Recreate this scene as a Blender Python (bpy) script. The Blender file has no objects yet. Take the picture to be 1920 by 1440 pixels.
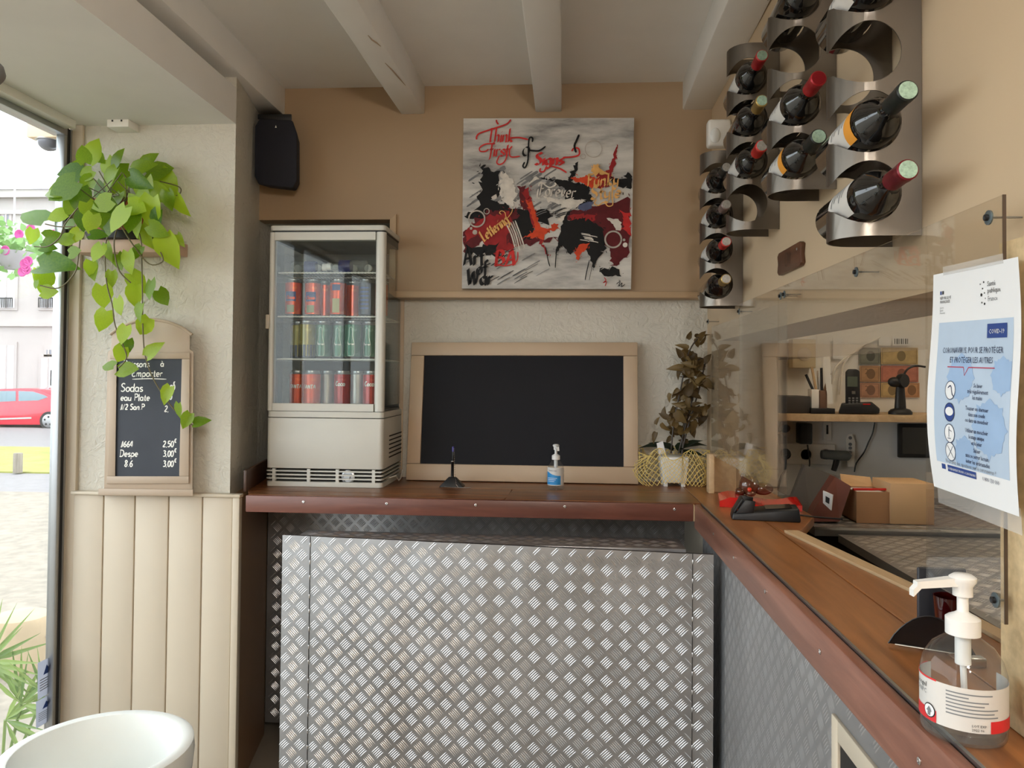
import bpy, bmesh, math, random
from mathutils import Matrix, Vector, Euler, Quaternion
from mathutils.geometry import delaunay_2d_cdt

random.seed(7)
sc = bpy.context.scene
COL = sc.collection
PI = math.pi

# ------------------------------------------------------------------ camera
FPX = 1440.0
YAW, PITCH, ROLL = math.radians(4.0), math.radians(1.2), math.radians(0.5)
SHIFT_PX = -46.0
CAMP = Vector((0.0, 0.0, 1.5))
cam_d = bpy.data.cameras.new('camera')
cam = bpy.data.objects.new('camera', cam_d)
COL.objects.link(cam)
cam_d.sensor_width = 36.0
cam_d.lens = 36.0 * FPX / 1920.0
cam_d.shift_y = SHIFT_PX / 1920.0
cam_d.clip_start = 0.02
cam_d.clip_end = 300
RC = (Matrix.Rotation(YAW, 3, 'Z') @ Matrix.Rotation(PI / 2 + PITCH, 3, 'X') @ Matrix.Rotation(ROLL, 3, 'Z'))
cam.matrix_world = Matrix.Translation(CAMP) @ RC.to_4x4()
sc.camera = cam

# ------------------------------------------------------------------ world, sun, exposure
w = bpy.data.worlds.new('sky'); sc.world = w; w.use_nodes = True
bg = w.node_tree.nodes['Background']
bg.inputs['Color'].default_value = (0.90, 0.95, 1.0, 1)
bg.inputs['Strength'].default_value = 2.0
sun_d = bpy.data.lights.new('sun', 'SUN'); sun_d.energy = 0.5; sun_d.angle = 0.02
sun_d.color = (1.0, 0.95, 0.86)
sun = bpy.data.objects.new('sun', sun_d); COL.objects.link(sun)
sun.rotation_euler = Vector((-0.45, 0.35, -0.82)).to_track_quat('-Z', 'Y').to_euler()
for nm, loc, rot, sx, sy in (('daylight_portal', (-1.86, 0.55, 1.22), (0, -PI / 2, 0), 2.4, 4.3),):
    ld = bpy.data.lights.new(nm, 'AREA'); ld.shape = 'RECTANGLE'; ld.size = sx; ld.size_y = sy
    ld.cycles.is_portal = True
    lo = bpy.data.objects.new(nm, ld); COL.objects.link(lo); lo.location = loc; lo.rotation_euler = rot
sc.view_settings.view_transform = 'Standard'
sc.view_settings.look = 'None'
sc.view_settings.gamma = 1.0
sc.view_settings.use_curve_mapping = False
sc.view_settings.exposure = 1.28
sc.cycles.max_bounces = 10
sc.cycles.diffuse_bounces = 6
sc.cycles.glossy_bounces = 5
sc.cycles.transparent_max_bounces = 24
sc.cycles.caustics_reflective = False
sc.cycles.caustics_refractive = False
sc.cycles.sample_clamp_indirect = 6.0

# ------------------------------------------------------------------ helpers
def ray(px, py):
    return RC @ Vector(((px - 960) / FPX, (720 - py + SHIFT_PX) / FPX, -1.0))
def PY(px, py, Y):
    d = ray(px, py); return CAMP + d * (Y / d.y)
def PX(px, py, X):
    d = ray(px, py); return CAMP + d * (X / d.x)
def PZ(px, py, Z):
    d = ray(px, py); return CAMP + d * ((Z - CAMP.z) / d.z)

def srgb(r, g, b):
    f = lambda c: ((c / 255.0) / 12.92) if c / 255.0 <= 0.04045 else (((c / 255.0) + 0.055) / 1.055) ** 2.4
    return (f(r), f(g), f(b), 1.0)

class MB:
    def __init__(s): s.v = []; s.f = []; s.m = []
    def _add(s, vs, fs, m=0):
        o = len(s.v); s.v += [Vector(p) for p in vs]
        s.f += [tuple(i + o for i in f) for f in fs]; s.m += [m] * len(fs); return s
    def add(s, o, M=None):
        k = len(s.v); s.v += [(M @ p) if M else p.copy() for p in o.v]
        s.f += [tuple(i + k for i in f) for f in o.f]; s.m += o.m; return s
    def box(s, x0, x1, y0, y1, z0, z1, m=0):
        return s._add([(x0, y0, z0), (x1, y0, z0), (x1, y1, z0), (x0, y1, z0), (x0, y0, z1), (x1, y0, z1), (x1, y1, z1), (x0, y1, z1)],
                      [(0, 3, 2, 1), (4, 5, 6, 7), (0, 1, 5, 4), (1, 2, 6, 5), (2, 3, 7, 6), (3, 0, 4, 7)], m)
    def hexa(s, a, b, m=0):
        """a, b: matching loops of n points joined into a closed solid"""
        n = len(a)
        fs = [tuple(reversed(range(n))), tuple(range(n, 2 * n))]
        fs += [(i, (i + 1) % n, n + (i + 1) % n, n + i) for i in range(n)]
        return s._add(list(a) + list(b), fs, m)
    def prism(s, poly, axis, a, b, m=0):
        def mk(p, t):
            if axis == 'x': return (t, p[0], p[1])
            if axis == 'y': return (p[0], t, p[1])
            return (p[0], p[1], t)
        return s.hexa([mk(p, a) for p in poly], [mk(p, b) for p in poly], m)
    def lathe(s, prof, c=(0, 0, 0), seg=24, sx=1, sy=1, cap=True, M=None, m=0):
        vs = []; fs = []; n = len(prof)
        for (r, z) in prof:
            for k in range(seg):
                a = 2 * PI * k / seg
                p = Vector((r * math.cos(a) * sx, r * math.sin(a) * sy, z))
                p = (M @ p) if M else p
                vs.append(p + Vector(c))
        for i in range(n - 1):
            for k in range(seg):
                fs.append((i * seg + k, i * seg + (k + 1) % seg, (i + 1) * seg + (k + 1) % seg, (i + 1) * seg + k))
        if cap:
            if prof[0][0] > 1e-6: fs.append(tuple(reversed(range(seg))))
            if prof[-1][0] > 1e-6: fs.append(tuple((n - 1) * seg + k for k in range(seg)))
        return s._add(vs, fs, m)
    def tube(s, pts, r, seg=8, cap=True, m=0):
        pts = [Vector(p) for p in pts]; n = len(pts)
        rs = r if isinstance(r, (list, tuple)) else [r] * n
        vs = []; fs = []; up = None
        for i, p in enumerate(pts):
            t = (pts[min(i + 1, n - 1)] - pts[max(i - 1, 0)])
            t = t.normalized() if t.length > 1e-9 else Vector((0, 0, 1))
            if up is None:
                up = Vector((0, 0, 1)) if abs(t.z) < 0.9 else Vector((1, 0, 0))
            a = t.cross(up)
            if a.length < 1e-6: a = t.orthogonal()
            a.normalize(); b = a.cross(t).normalized(); up = b
            for k in range(seg):
                an = 2 * PI * k / seg
                vs.append(p + (a * math.cos(an) + b * math.sin(an)) * rs[i])
        for i in range(n - 1):
            for k in range(seg):
                fs.append((i * seg + k, i * seg + (k + 1) % seg, (i + 1) * seg + (k + 1) % seg, (i + 1) * seg + k))
        if cap:
            fs.append(tuple(reversed(range(seg)))); fs.append(tuple((n - 1) * seg + k for k in range(seg)))
        return s._add(vs, fs, m)
    def ball(s, c, rx, ry=None, rz=None, seg=16, rings=10, m=0, M=None):
        ry = ry or rx; rz = rz or rx
        prof = [(math.sin(PI * i / rings), -math.cos(PI * i / rings)) for i in range(rings + 1)]
        vs = []; fs = []
        for (r, z) in prof:
            for k in range(seg):
                a = 2 * PI * k / seg
                p = Vector((r * math.cos(a) * rx, r * math.sin(a) * ry, z * rz))
                vs.append(Vector(c) + ((M @ p) if M else p))
        for i in range(rings):
            for k in range(seg):
                fs.append((i * seg + k, i * seg + (k + 1) % seg, (i + 1) * seg + (k + 1) % seg, (i + 1) * seg + k))
        return s._add(vs, fs, m)
    def grid(s, fn, nu, nv, m=0):
        vs = [fn(i / nu, j / nv) for j in range(nv + 1) for i in range(nu + 1)]
        fs = [(j * (nu + 1) + i, j * (nu + 1) + i + 1, (j + 1) * (nu + 1) + i + 1, (j + 1) * (nu + 1) + i) for j in range(nv) for i in range(nu)]
        return s._add(vs, fs, m)
    def poly(s, pts, m=0):
        return s._add(pts, [tuple(range(len(pts)))], m)
    def build(s, name, mat, parent=None, smooth=None, bevel=0, seg=2, world=True, weld=False):
        off = Vector((0, 0, 0))
        if parent is not None and world:
            p = parent
            while p is not None:
                off += p.location; p = p.parent
        me = bpy.data.meshes.new(name)
        if bevel or weld:
            bm = bmesh.new()
            bv = [bm.verts.new(p - off) for p in s.v]
            for f, mi in zip(s.f, s.m):
                try:
                    fc = bm.faces.new([bv[i] for i in f]); fc.material_index = mi
                except ValueError: pass
            if weld: bmesh.ops.remove_doubles(bm, verts=bm.verts, dist=1e-5)
            bmesh.ops.recalc_face_normals(bm, faces=bm.faces)
            if bevel:
                es = [e for e in bm.edges if len(e.link_faces) == 2 and e.calc_face_angle(0) > 0.6]
                bmesh.ops.bevel(bm, geom=es, offset=bevel, segments=seg, profile=0.5, affect='EDGES', clamp_overlap=True)
            bm.to_mesh(me); bm.free()
        else:
            me.from_pydata([tuple(p - off) for p in s.v], [], s.f)
            for p, mi in zip(me.polygons, s.m): p.material_index = mi
        for mt in (mat if isinstance(mat, (list, tuple)) else [mat]): me.materials.append(mt)
        if smooth or bevel:
            me.polygons.foreach_set('use_smooth', [True] * len(me.polygons))
            me.set_sharp_from_angle(angle=math.radians(smooth if smooth and smooth is not True else 40))
        me.update()
        o = bpy.data.objects.new(name, me); COL.objects.link(o)
        if parent is not None: o.parent = parent
        return o

def thing(name, label, cat, loc=(0, 0, 0), rotz=0, group=None):
    o = bpy.data.objects.new(name, None); COL.objects.link(o)
    o.empty_display_size = 0.02
    o.location = loc; o.rotation_euler = (0, 0, rotz)
    o['label'] = label; o['category'] = cat
    if group: o['group'] = group
    return o
def tag(o, label, cat, group=None):
    o['label'] = label; o['category'] = cat
    if group: o['group'] = group
    return o
def struct(o, label=None):
    o['kind'] = 'structure'
    if label: o['label'] = label
    return o
def stuff(o):
    o['kind'] = 'stuff'; return o
def copy_tree(o, parent=None):
    c = o.copy(); COL.objects.link(c); c.parent = parent
    for ch in list(o.children): copy_tree(ch, c)
    return c

# ------------------------------------------------------------------ materials
def newmat(name):
    m = bpy.data.materials.new(name); m.use_nodes = True
    nt = m.node_tree; b = nt.nodes['Principled BSDF']
    return m, nt, b
def N(nt, typ, **kw):
    n = nt.nodes.new(typ)
    for k, v in kw.items():
        if k in n.inputs: n.inputs[k].default_value = v
        else: setattr(n, k, v)
    return n
def coords(nt, scale=(1, 1, 1), rot=(0, 0, 0)):
    tc = N(nt, 'ShaderNodeTexCoord'); mp = N(nt, 'ShaderNodeMapping')
    mp.inputs['Scale'].default_value = scale; mp.inputs['Rotation'].default_value = rot
    nt.links.new(tc.outputs['Object'], mp.inputs['Vector']); return mp.outputs['Vector']
def ramp(nt, fac, stops):
    r = N(nt, 'ShaderNodeValToRGB'); el = r.color_ramp.elements
    while len(el) < len(stops): el.new(0.5)
    for e, (p, c) in zip(el, stops): e.position = p; e.color = c
    nt.links.new(fac, r.inputs['Fac']); return r.outputs['Color']
def bump(nt, b, height, strength, dist=0.002):
    bp = N(nt, 'ShaderNodeBump'); bp.inputs['Strength'].default_value = strength; bp.inputs['Distance'].default_value = dist
    nt.links.new(height, bp.inputs['Height']); nt.links.new(bp.outputs['Normal'], b.inputs['Normal'])
def shade(c, k):
    return (min(1, c[0] * k), min(1, c[1] * k), min(1, c[2] * k), 1)
def plain(name, c, rough=0.5, metal=0.0, var=0.06, vs=6.0, bmp=0.0, bs=40.0, spec=0.5, coat=0.0, bd=0.002):
    m, nt, b = newmat(name)
    b.inputs['Roughness'].default_value = rough; b.inputs['Metallic'].default_value = metal
    b.inputs['Specular IOR Level'].default_value = spec; b.inputs['Coat Weight'].default_value = coat
    v = coords(nt)
    n = N(nt, 'ShaderNodeTexNoise', Scale=vs, Detail=4.0)
    nt.links.new(v, n.inputs['Vector'])
    nt.links.new(ramp(nt, n.outputs['Fac'], [(0.3, shade(c, 1 - var)), (0.7, shade(c, 1 + var))]), b.inputs['Base Color'])
    if bmp:
        n2 = N(nt, 'ShaderNodeTexNoise', Scale=bs, Detail=5.0); nt.links.new(v, n2.inputs['Vector'])
        bump(nt, b, n2.outputs['Fac'], bmp, bd)
    return m
def wood(name, dark, light, axis='x', scale=8.0, rough=0.4, rnd=0.25, spec=0.5, bmp=0.15):
    m, nt, b = newmat(name)
    b.inputs['Roughness'].default_value = rough; b.inputs['Specular IOR Level'].default_value = spec
    sv = {'x': (0.09, 1, 1), 'y': (1, 0.09, 1), 'z': (1, 1, 0.09)}[axis]
    v = coords(nt, tuple(k * scale for k in sv))
    oi = N(nt, 'ShaderNodeObjectInfo'); ad = N(nt, 'ShaderNodeVectorMath', operation='ADD')
    cb = N(nt, 'ShaderNodeCombineXYZ'); mu = N(nt, 'ShaderNodeMath', operation='MULTIPLY'); mu.inputs[1].default_value = 37.0
    nt.links.new(oi.outputs['Random'], mu.inputs[0])
    for i in range(3): nt.links.new(mu.outputs[0], cb.inputs[i])
    nt.links.new(v, ad.inputs[0]); nt.links.new(cb.outputs[0], ad.inputs[1])
    n = N(nt, 'ShaderNodeTexNoise', Scale=2.2, Detail=8.0, Roughness=0.62, Distortion=0.6)
    nt.links.new(ad.outputs[0], n.inputs['Vector'])
    col = ramp(nt, n.outputs['Fac'], [(0.3, dark), (0.72, light)])
    hs = N(nt, 'ShaderNodeHueSaturation')
    mr = N(nt, 'ShaderNodeMapRange'); mr.inputs['To Min'].default_value = 1 - rnd; mr.inputs['To Max'].default_value = 1 + rnd
    nt.links.new(oi.outputs['Random'], mr.inputs['Value']); nt.links.new(mr.outputs[0], hs.inputs['Value'])
    nt.links.new(col, hs.inputs['Color']); nt.links.new(hs.outputs['Color'], b.inputs['Base Color'])
    bump(nt, b, n.outputs['Fac'], bmp, 0.002)
    return m
def glassy(name, tint=(1, 1, 1, 1), ior=1.45, rough=0.0, haze=0.0, boost=0.0):
    m, nt, b = newmat(name); nt.nodes.remove(b)
    out = nt.nodes['Material Output']
    tr = N(nt, 'ShaderNodeBsdfTransparent'); tr.inputs['Color'].default_value = tint
    gl = N(nt, 'ShaderNodeBsdfGlossy'); gl.inputs['Roughness'].default_value = rough
    fr = N(nt, 'ShaderNodeFresnel'); fr.inputs['IOR'].default_value = ior
    ge = N(nt, 'ShaderNodeNewGeometry'); mr = N(nt, 'ShaderNodeMapRange')
    mr.inputs['To Min'].default_value = ior; mr.inputs['To Max'].default_value = 1.0 / ior
    nt.links.new(ge.outputs['Backfacing'], mr.inputs['Value']); nt.links.new(mr.outputs[0], fr.inputs['IOR'])
    mx = N(nt, 'ShaderNodeMixShader')
    fac = fr.outputs[0]
    if boost:
        ma = N(nt, 'ShaderNodeMath', operation='ADD'); ma.inputs[1].default_value = boost; ma.use_clamp = True
        nt.links.new(fac, ma.inputs[0]); fac = ma.outputs[0]
    nt.links.new(fac, mx.inputs[0]); nt.links.new(tr.outputs[0], mx.inputs[1]); nt.links.new(gl.outputs[0], mx.inputs[2])
    last = mx.outputs[0]
    if haze:
        df = N(nt, 'ShaderNodeBsdfDiffuse'); df.inputs['Color'].default_value = (0.9, 0.88, 0.84, 1)
        m2 = N(nt, 'ShaderNodeMixShader')
        v = coords(nt); nz = N(nt, 'ShaderNodeTexNoise', Scale=3.0, Detail=4.0); nt.links.new(v, nz.inputs['Vector'])
        ml = N(nt, 'ShaderNodeMath', operation='MULTIPLY'); ml.inputs[1].default_value = haze * 2; nt.links.new(nz.outputs['Fac'], ml.inputs[0])
        nt.links.new(ml.outputs[0], m2.inputs[0]); nt.links.new(last, m2.inputs[1]); nt.links.new(df.outputs[0], m2.inputs[2]); last = m2.outputs[0]
    nt.links.new(last, out.inputs['Surface'])
    return m
def plaster(name, c, strength=0.6):
    m, nt, b = newmat(name); b.inputs['Roughness'].default_value = 0.85; b.inputs['Specular IOR Level'].default_value = 0.25
    v = coords(nt)
    n = N(nt, 'ShaderNodeTexNoise', Scale=30.0, Detail=4.0, Roughness=0.5, Distortion=1.8); nt.links.new(v, n.inputs['Vector'])
    n3 = N(nt, 'ShaderNodeTexNoise', Scale=2.0, Detail=3.0); nt.links.new(v, n3.inputs['Vector'])
    nt.links.new(ramp(nt, n3.outputs['Fac'], [(0.3, shade(c, 0.94)), (0.7, shade(c, 1.04))]), b.inputs['Base Color'])
    bump(nt, b, n.outputs['Fac'], strength, 0.014)
    return m
def tread_metal(name, c=(0.62, 0.62, 0.62, 1), rough=0.3, metal=1.0):
    m, nt, b = newmat(name); b.inputs['Metallic'].default_value = metal
    v = coords(nt)
    n = N(nt, 'ShaderNodeTexNoise', Scale=5.0, Detail=6.0); nt.links.new(v, n.inputs['Vector'])
    nt.links.new(ramp(nt, n.outputs['Fac'], [(0.3, shade(c, 0.88)), (0.7, shade(c, 1.08))]), b.inputs['Base Color'])
    mr = N(nt, 'ShaderNodeMapRange'); mr.inputs['To Min'].default_value = rough - 0.06; mr.inputs['To Max'].default_value = rough + 0.1
    nt.links.new(n.outputs['Fac'], mr.inputs['Value']); nt.links.new(mr.outputs[0], b.inputs['Roughness'])
    n2 = N(nt, 'ShaderNodeTexNoise', Scale=7.0, Detail=1.0); nt.links.new(v, n2.inputs['Vector'])
    bump(nt, b, n2.outputs['Fac'], 0.35, 0.01)
    return m
def emissive(name, c, s):
    m, nt, b = newmat(name); b.inputs['Emission Color'].default_value = c; b.inputs['Emission Strength'].default_value = s
    b.inputs['Base Color'].default_value = c; return m
def leafmat(name, c1, c2, trans=0.45, rough=0.35):
    m, nt, b = newmat(name); out = nt.nodes['Material Output']
    oi = N(nt, 'ShaderNodeObjectInfo')
    v = coords(nt); n = N(nt, 'ShaderNodeTexNoise', Scale=18.0, Detail=3.0); nt.links.new(v, n.inputs['Vector'])
    ad = N(nt, 'ShaderNodeMath', operation='MULTIPLY_ADD'); ad.inputs[1].default_value = 0.35
    nt.links.new(n.outputs['Fac'], ad.inputs[0]); nt.links.new(oi.outputs['Random'], ad.inputs[2])
    col = ramp(nt, ad.outputs[0], [(0.1, c1), (1.1, c2)])
    nt.links.new(col, b.inputs['Base Color']); b.inputs['Roughness'].default_value = rough
    tl = N(nt, 'ShaderNodeBsdfTranslucent'); nt.links.new(col, tl.inputs['Color'])
    mx = N(nt, 'ShaderNodeMixShader'); mx.inputs[0].default_value = trans
    nt.links.new(b.outputs[0], mx.inputs[1]); nt.links.new(tl.outputs[0], mx.inputs[2]); nt.links.new(mx.outputs[0], out.inputs['Surface'])
    return m

Mt = {}
Mt['white_paint'] = plain('white ceiling paint', srgb(230, 230, 228), 0.7, var=0.02, bmp=0.08, bs=60)
Mt['brown_wall'] = plain('caramel wall paint', srgb(164, 139, 109), 0.55, var=0.03, vs=2, bmp=0.05, bs=80)
Mt['brown_trim'] = plain('caramel trim paint', srgb(180, 154, 122), 0.5, var=0.02)
Mt['header_wall'] = plain('light caramel wall paint', srgb(194, 172, 142), 0.55, var=0.03, vs=2, bmp=0.05, bs=70)
Mt['plaster'] = plaster('cream roughcast plaster', srgb(208, 204, 192))
Mt['cream'] = plain('cream satin paint', srgb(198, 186, 166), 0.42, var=0.03, vs=3, bmp=0.06, bs=25)
Mt['taupe'] = plain('taupe frame paint', srgb(176, 158, 138), 0.45, var=0.03)
Mt['beige_board'] = plain('beige frame paint', srgb(188, 166, 140), 0.45, var=0.03)
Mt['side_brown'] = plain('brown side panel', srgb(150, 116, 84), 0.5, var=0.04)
Mt['slate'] = plain('slate blackboard', srgb(20, 21, 27), 0.6, var=0.12, vs=3, spec=0.2)
Mt['slate_used'] = plain('chalk dusted slate', srgb(58, 62, 70), 0.55, var=0.2, vs=4, spec=0.3)
Mt['top_wood'] = wood('oiled brown counter wood', srgb(92, 54, 30), srgb(150, 96, 56), 'x', 9, 0.3, 0.12)
Mt['top_wood_y'] = wood('oiled brown counter wood lengthways', srgb(118, 72, 38), srgb(176, 116, 66), 'y', 9, 0.3, 0.12)
Mt['edge_wood'] = wood('reddish edge board wood', srgb(84, 46, 36), srgb(122, 76, 62), 'x', 10, 0.35, 0.1)
Mt['edge_wood_y'] = wood('reddish edge board wood lengthways', srgb(98, 60, 46), srgb(146, 100, 82), 'y', 10, 0.38, 0.1)
Mt['pale_wood'] = wood('pale raw wood', srgb(176, 148, 112), srgb(206, 178, 140), 'y', 10, 0.55, 0.1)
Mt['dark_wood'] = wood('dark stained wood', srgb(52, 34, 26), srgb(78, 54, 40), 'y', 10, 0.4, 0.1)
Mt['tread'] = tread_metal('aluminium tread sheet', (0.37, 0.37, 0.375, 1), 0.38, 0.8)
Mt['tread_bar'] = tread_metal('embossed tread bar', (0.60, 0.60, 0.60, 1), 0.35, 0.9)
Mt['alu'] = plain('brushed aluminium', srgb(170, 172, 174), 0.35, 1.0, var=0.05)
Mt['rack_metal'] = plain('satin grey metal', srgb(122, 116, 108), 0.36, 1.0, var=0.04)
Mt['chrome'] = plain('bright steel', srgb(205, 205, 205), 0.2, 1.0, var=0.03)
Mt['black'] = plain('matt black plastic', srgb(20, 20, 22), 0.45, var=0.1)
Mt['black_gloss'] = plain('glossy black plastic', srgb(14, 14, 16), 0.12, var=0.1)
Mt['navy'] = plain('navy black speaker cloth', srgb(22, 23, 34), 0.8, var=0.1, bmp=0.2, bs=300)
Mt['fridge'] = plain('off white enamel', srgb(206, 206, 198), 0.35, var=0.02)
Mt['fridge_in'] = plain('grey fridge liner', srgb(88, 90, 88), 0.45, var=0.03)
Mt['white_plastic'] = plain('white plastic', srgb(232, 230, 224), 0.35, var=0.02)
Mt['white_gloss'] = plain('glossy white plastic', srgb(238, 240, 238), 0.22, var=0.02)
Mt['paper'] = plain('white paper', srgb(228, 230, 232), 0.8, var=0.02)
Mt['glass'] = glassy('clear glass', (0.94, 0.97, 0.96, 1), 1.45)
Mt['window_glass'] = glassy('window glass', (0.97, 0.985, 0.98, 1), 1.45, haze=0.02)
Mt['plexi'] = glassy('smeared acrylic sheet', (0.96, 0.95, 0.93, 1), 1.49, rough=0.004, haze=0.006)
Mt['chip'] = plain('raw chipboard', srgb(200, 176, 136), 0.75, var=0.16, vs=70, bmp=0.25, bs=120)
Mt['dark'] = plain('dark paint and void shade', srgb(30, 26, 22), 0.8, var=0.1)
Mt['floor'] = plain('beige stone tile', srgb(150, 138, 122), 0.4, var=0.08)

# ================================================================== SETTING
ZC = 1.07            # worktop height
YP, YW, YB = 2.70, 3.20, 3.12     # pillar front, plaster wall, caramel wall face
ZCEIL, ZBEAM, ZSOF = PY(900, 160, YB).z, PY(1028, 210, YB).z, PY(320, 234, YP).z
XR = 0.58            # right wall face
XPIL, XPIL2 = PY(438, 500, YP).x, PY(485, 300, YB).x      # pillar corner at the front / at the back wall
XWIN = PY(131, 700, YP).x

struct(MB().box(-1.8, 2.4, -2.0, 3.5, -0.1, 0.0).build('floor', Mt['floor']), 'beige stone floor of the snack bar')
ceil = struct(MB().box(-1.9, 2.5, -2.2, 3.6, ZCEIL, ZCEIL + 0.2).build('ceiling', Mt['white_paint']), 'white painted ceiling with exposed beams')
def beam(xb0, xb1, xn0, xn1, zj=0.0, yb=YB + 0.005):
    mb = MB(); n = 14; yn = -2.0
    rng = random.Random(int(xb0 * 1000))
    sec = []
    for i in range(n + 1):
        t = i / n; y = yb + (yn - yb) * t
        a = xb0 + (xn0 - xb0) * t; b = xb1 + (xn1 - xb1) * t
        j = lambda k: rng.uniform(-k, k) if 0 < i else 0
        sec.append([(a + j(.004), y, ZBEAM + zj + j(.003)), (b + j(.004), y, ZBEAM + zj + j(.003)), (b + j(.002), y, ZCEIL + .01), (a + j(.002), y, ZCEIL + .01)])
    for s0, s1 in zip(sec, sec[1:]):
        o = len(mb.v); mb.v += [Vector(p) for p in s0 + s1]
        for k in range(4):
            mb.f.append((o + k, o + (k + 1) % 4, o + 4 + (k + 1) % 4, o + 4 + k)); mb.m.append(0)
    mb.poly(sec[0]); mb.poly(sec[-1])
    return mb.build('beam', Mt['white_paint'], ceil, bevel=0.006, seg=2, weld=True)
xb = lambda px: PY(px, 210, YB).x
beam(xb(752), xb(796), xb(752) - .085, xb(796) - .085)
beam(xb(1004), xb(1053), xb(1004) - .005, xb(1053) - .005)
beam(xb(1280), xb(1280) + .12, xb(1280) - .05, xb(1280) + .07)
beam(xb(488) - .12, xb(534), xb(488) - .09, xb(534) + .03)
# drying cracks in the second beam
for (pts) in ([(690, 66), (697, 74), (706, 80), (714, 87)], [(722, 118), (736, 132), (748, 146), (760, 160)]):
    pp = [PZ(x, y, ZBEAM + .0005) for x, y in pts]
    MB().tube(pp, [.0012, .003, .003, .001], 5).build('crack', Mt['taupe'], ceil)

# back wall: plaster below, caramel boxed-out wall above with the fridge niche
wb = MB()
NX = PY(755, 700, YW).x          # right edge of the niche
wb.box(NX, XR + .02, YW, YW + .30, 0, ZCEIL)
wb.box(-1.40, NX, YW + .28, YW + .32, 0, ZCEIL)     # niche back
wb.box(-1.40, NX, YW, YW + .28, PY(600, 412, YB).z, ZCEIL)
wall_back = struct(wb.build('wall_back', Mt['plaster']), 'cream roughcast back wall above the counter')
ZL = PY(1000, 559, YB).z
OPX, OPZ = PY(743, 500, YB).x, PY(600, 412, YB).z
MB().box(OPX, XR, YB, YW, ZL + .024, ZCEIL).box(-1.30, OPX, YB, YW, OPZ, ZCEIL).build('upper_panel', Mt['brown_wall'], wall_back)
MB().box(NX - .012, NX + .004, YW - .006, YW + .02, ZC, ZL).build('corner_bead', Mt['beige_board'], wall_back)
t1 = struct(MB().box(OPX, XR, YB - .014, YW, ZL, ZL + .027).build('trim_1', Mt['brown_trim'], bevel=.003), 'caramel moulding along the foot of the upper wall')
struct(MB().hexa([(OPX - .027, YB - .012, ZL + .02), (OPX, YB - .014, ZL), (OPX, YB - .014, OPZ + .02), (OPX - .027, YB - .012, OPZ)],
                 [(OPX - .027, YW, ZL + .02), (OPX, YW, ZL), (OPX, YW, OPZ + .02), (OPX - .027, YW, OPZ)]).build('trim_2', Mt['brown_trim'], bevel=.002), 'caramel moulding beside the fridge niche')

# left: pillar, soffit over the shop window
wl = MB()
wl.hexa([(XWIN, YP, 0), (XPIL, YP, 0), (XPIL2, YB + .03, 0), (XPIL2 - .02, YW + .3, 0), (XWIN, YW + .3, 0)],
        [(XWIN, YP, ZCEIL), (XPIL, YP, ZCEIL), (XPIL2, YB + .03, ZCEIL), (XPIL2 - .02, YW + .3, ZCEIL), (XWIN, YW + .3, ZCEIL)])
wall_left = struct(wl.build('wall_left', Mt['plaster']), 'cream roughcast pillar beside the shop window')
zt = PY(440, 165, YP).z
so = MB(); so.prism([(-1.95, ZSOF), (XPIL, ZSOF), (XPIL + .0, zt), (XPIL - .10, zt + .02), (XPIL - .10, ZCEIL + .02), (-1.95, ZCEIL + .02)], 'y', -2.0, YP + .001)
so.build('soffit', Mt['white_paint'], wall_left)
# rest of the window wall: breast below, rear end
MB().box(-1.9, XWIN + .06, -2.0, YP, 0, .06).box(-1.9, XWIN + .06, -2.0, -1.6, .06, ZSOF).build('window_breast', Mt['cream'], wall_left)
MB().box(-1.80, XWIN, YP - .005, YW + .3, -.5, 2.9).build('outer_pier', Mt['plaster'], wall_left)

# wainscot of five boards with cap and corner bead on the pillar
YV = 2.68
def xv(px, py=1150): return PY(px, py, YV).x
edges = [133, 190, 249, 312.5, 376, 433]
for a, b in zip(edges, edges[1:]):
    MB().box(xv(a + .9), xv(b - .9), YV, YP, .0, 1.056).build('plank', Mt['cream'], wall_left, bevel=.004)
MB().box(xv(133), xv(433), YV + .008, YP, 0, 1.05).build('plank_backing', Mt['taupe'], wall_left)
XVR = xv(447)
MB().box(xv(433.5), XVR, YV - .006, YP, 0, 1.056).build('corner_trim', Mt['cream'], wall_left, bevel=.003)
MB().box(xv(131), XVR + .004, YV - .012, YP, 1.056, 1.068).build('cap', Mt['cream'], wall_left, bevel=.003)
XVB = PY(498, 1200, 3.15).x
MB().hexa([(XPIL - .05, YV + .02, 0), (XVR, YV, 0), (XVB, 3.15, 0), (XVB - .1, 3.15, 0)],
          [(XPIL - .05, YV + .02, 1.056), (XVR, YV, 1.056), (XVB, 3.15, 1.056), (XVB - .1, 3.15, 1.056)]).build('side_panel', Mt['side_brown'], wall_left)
struct(MB().box(XWIN - .01, PY(151, 700, YP).x, YP - .016, YP, .06, ZSOF).build('trim_3', Mt['cream'], bevel=.003), 'cream jamb strip between window and pillar')

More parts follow.
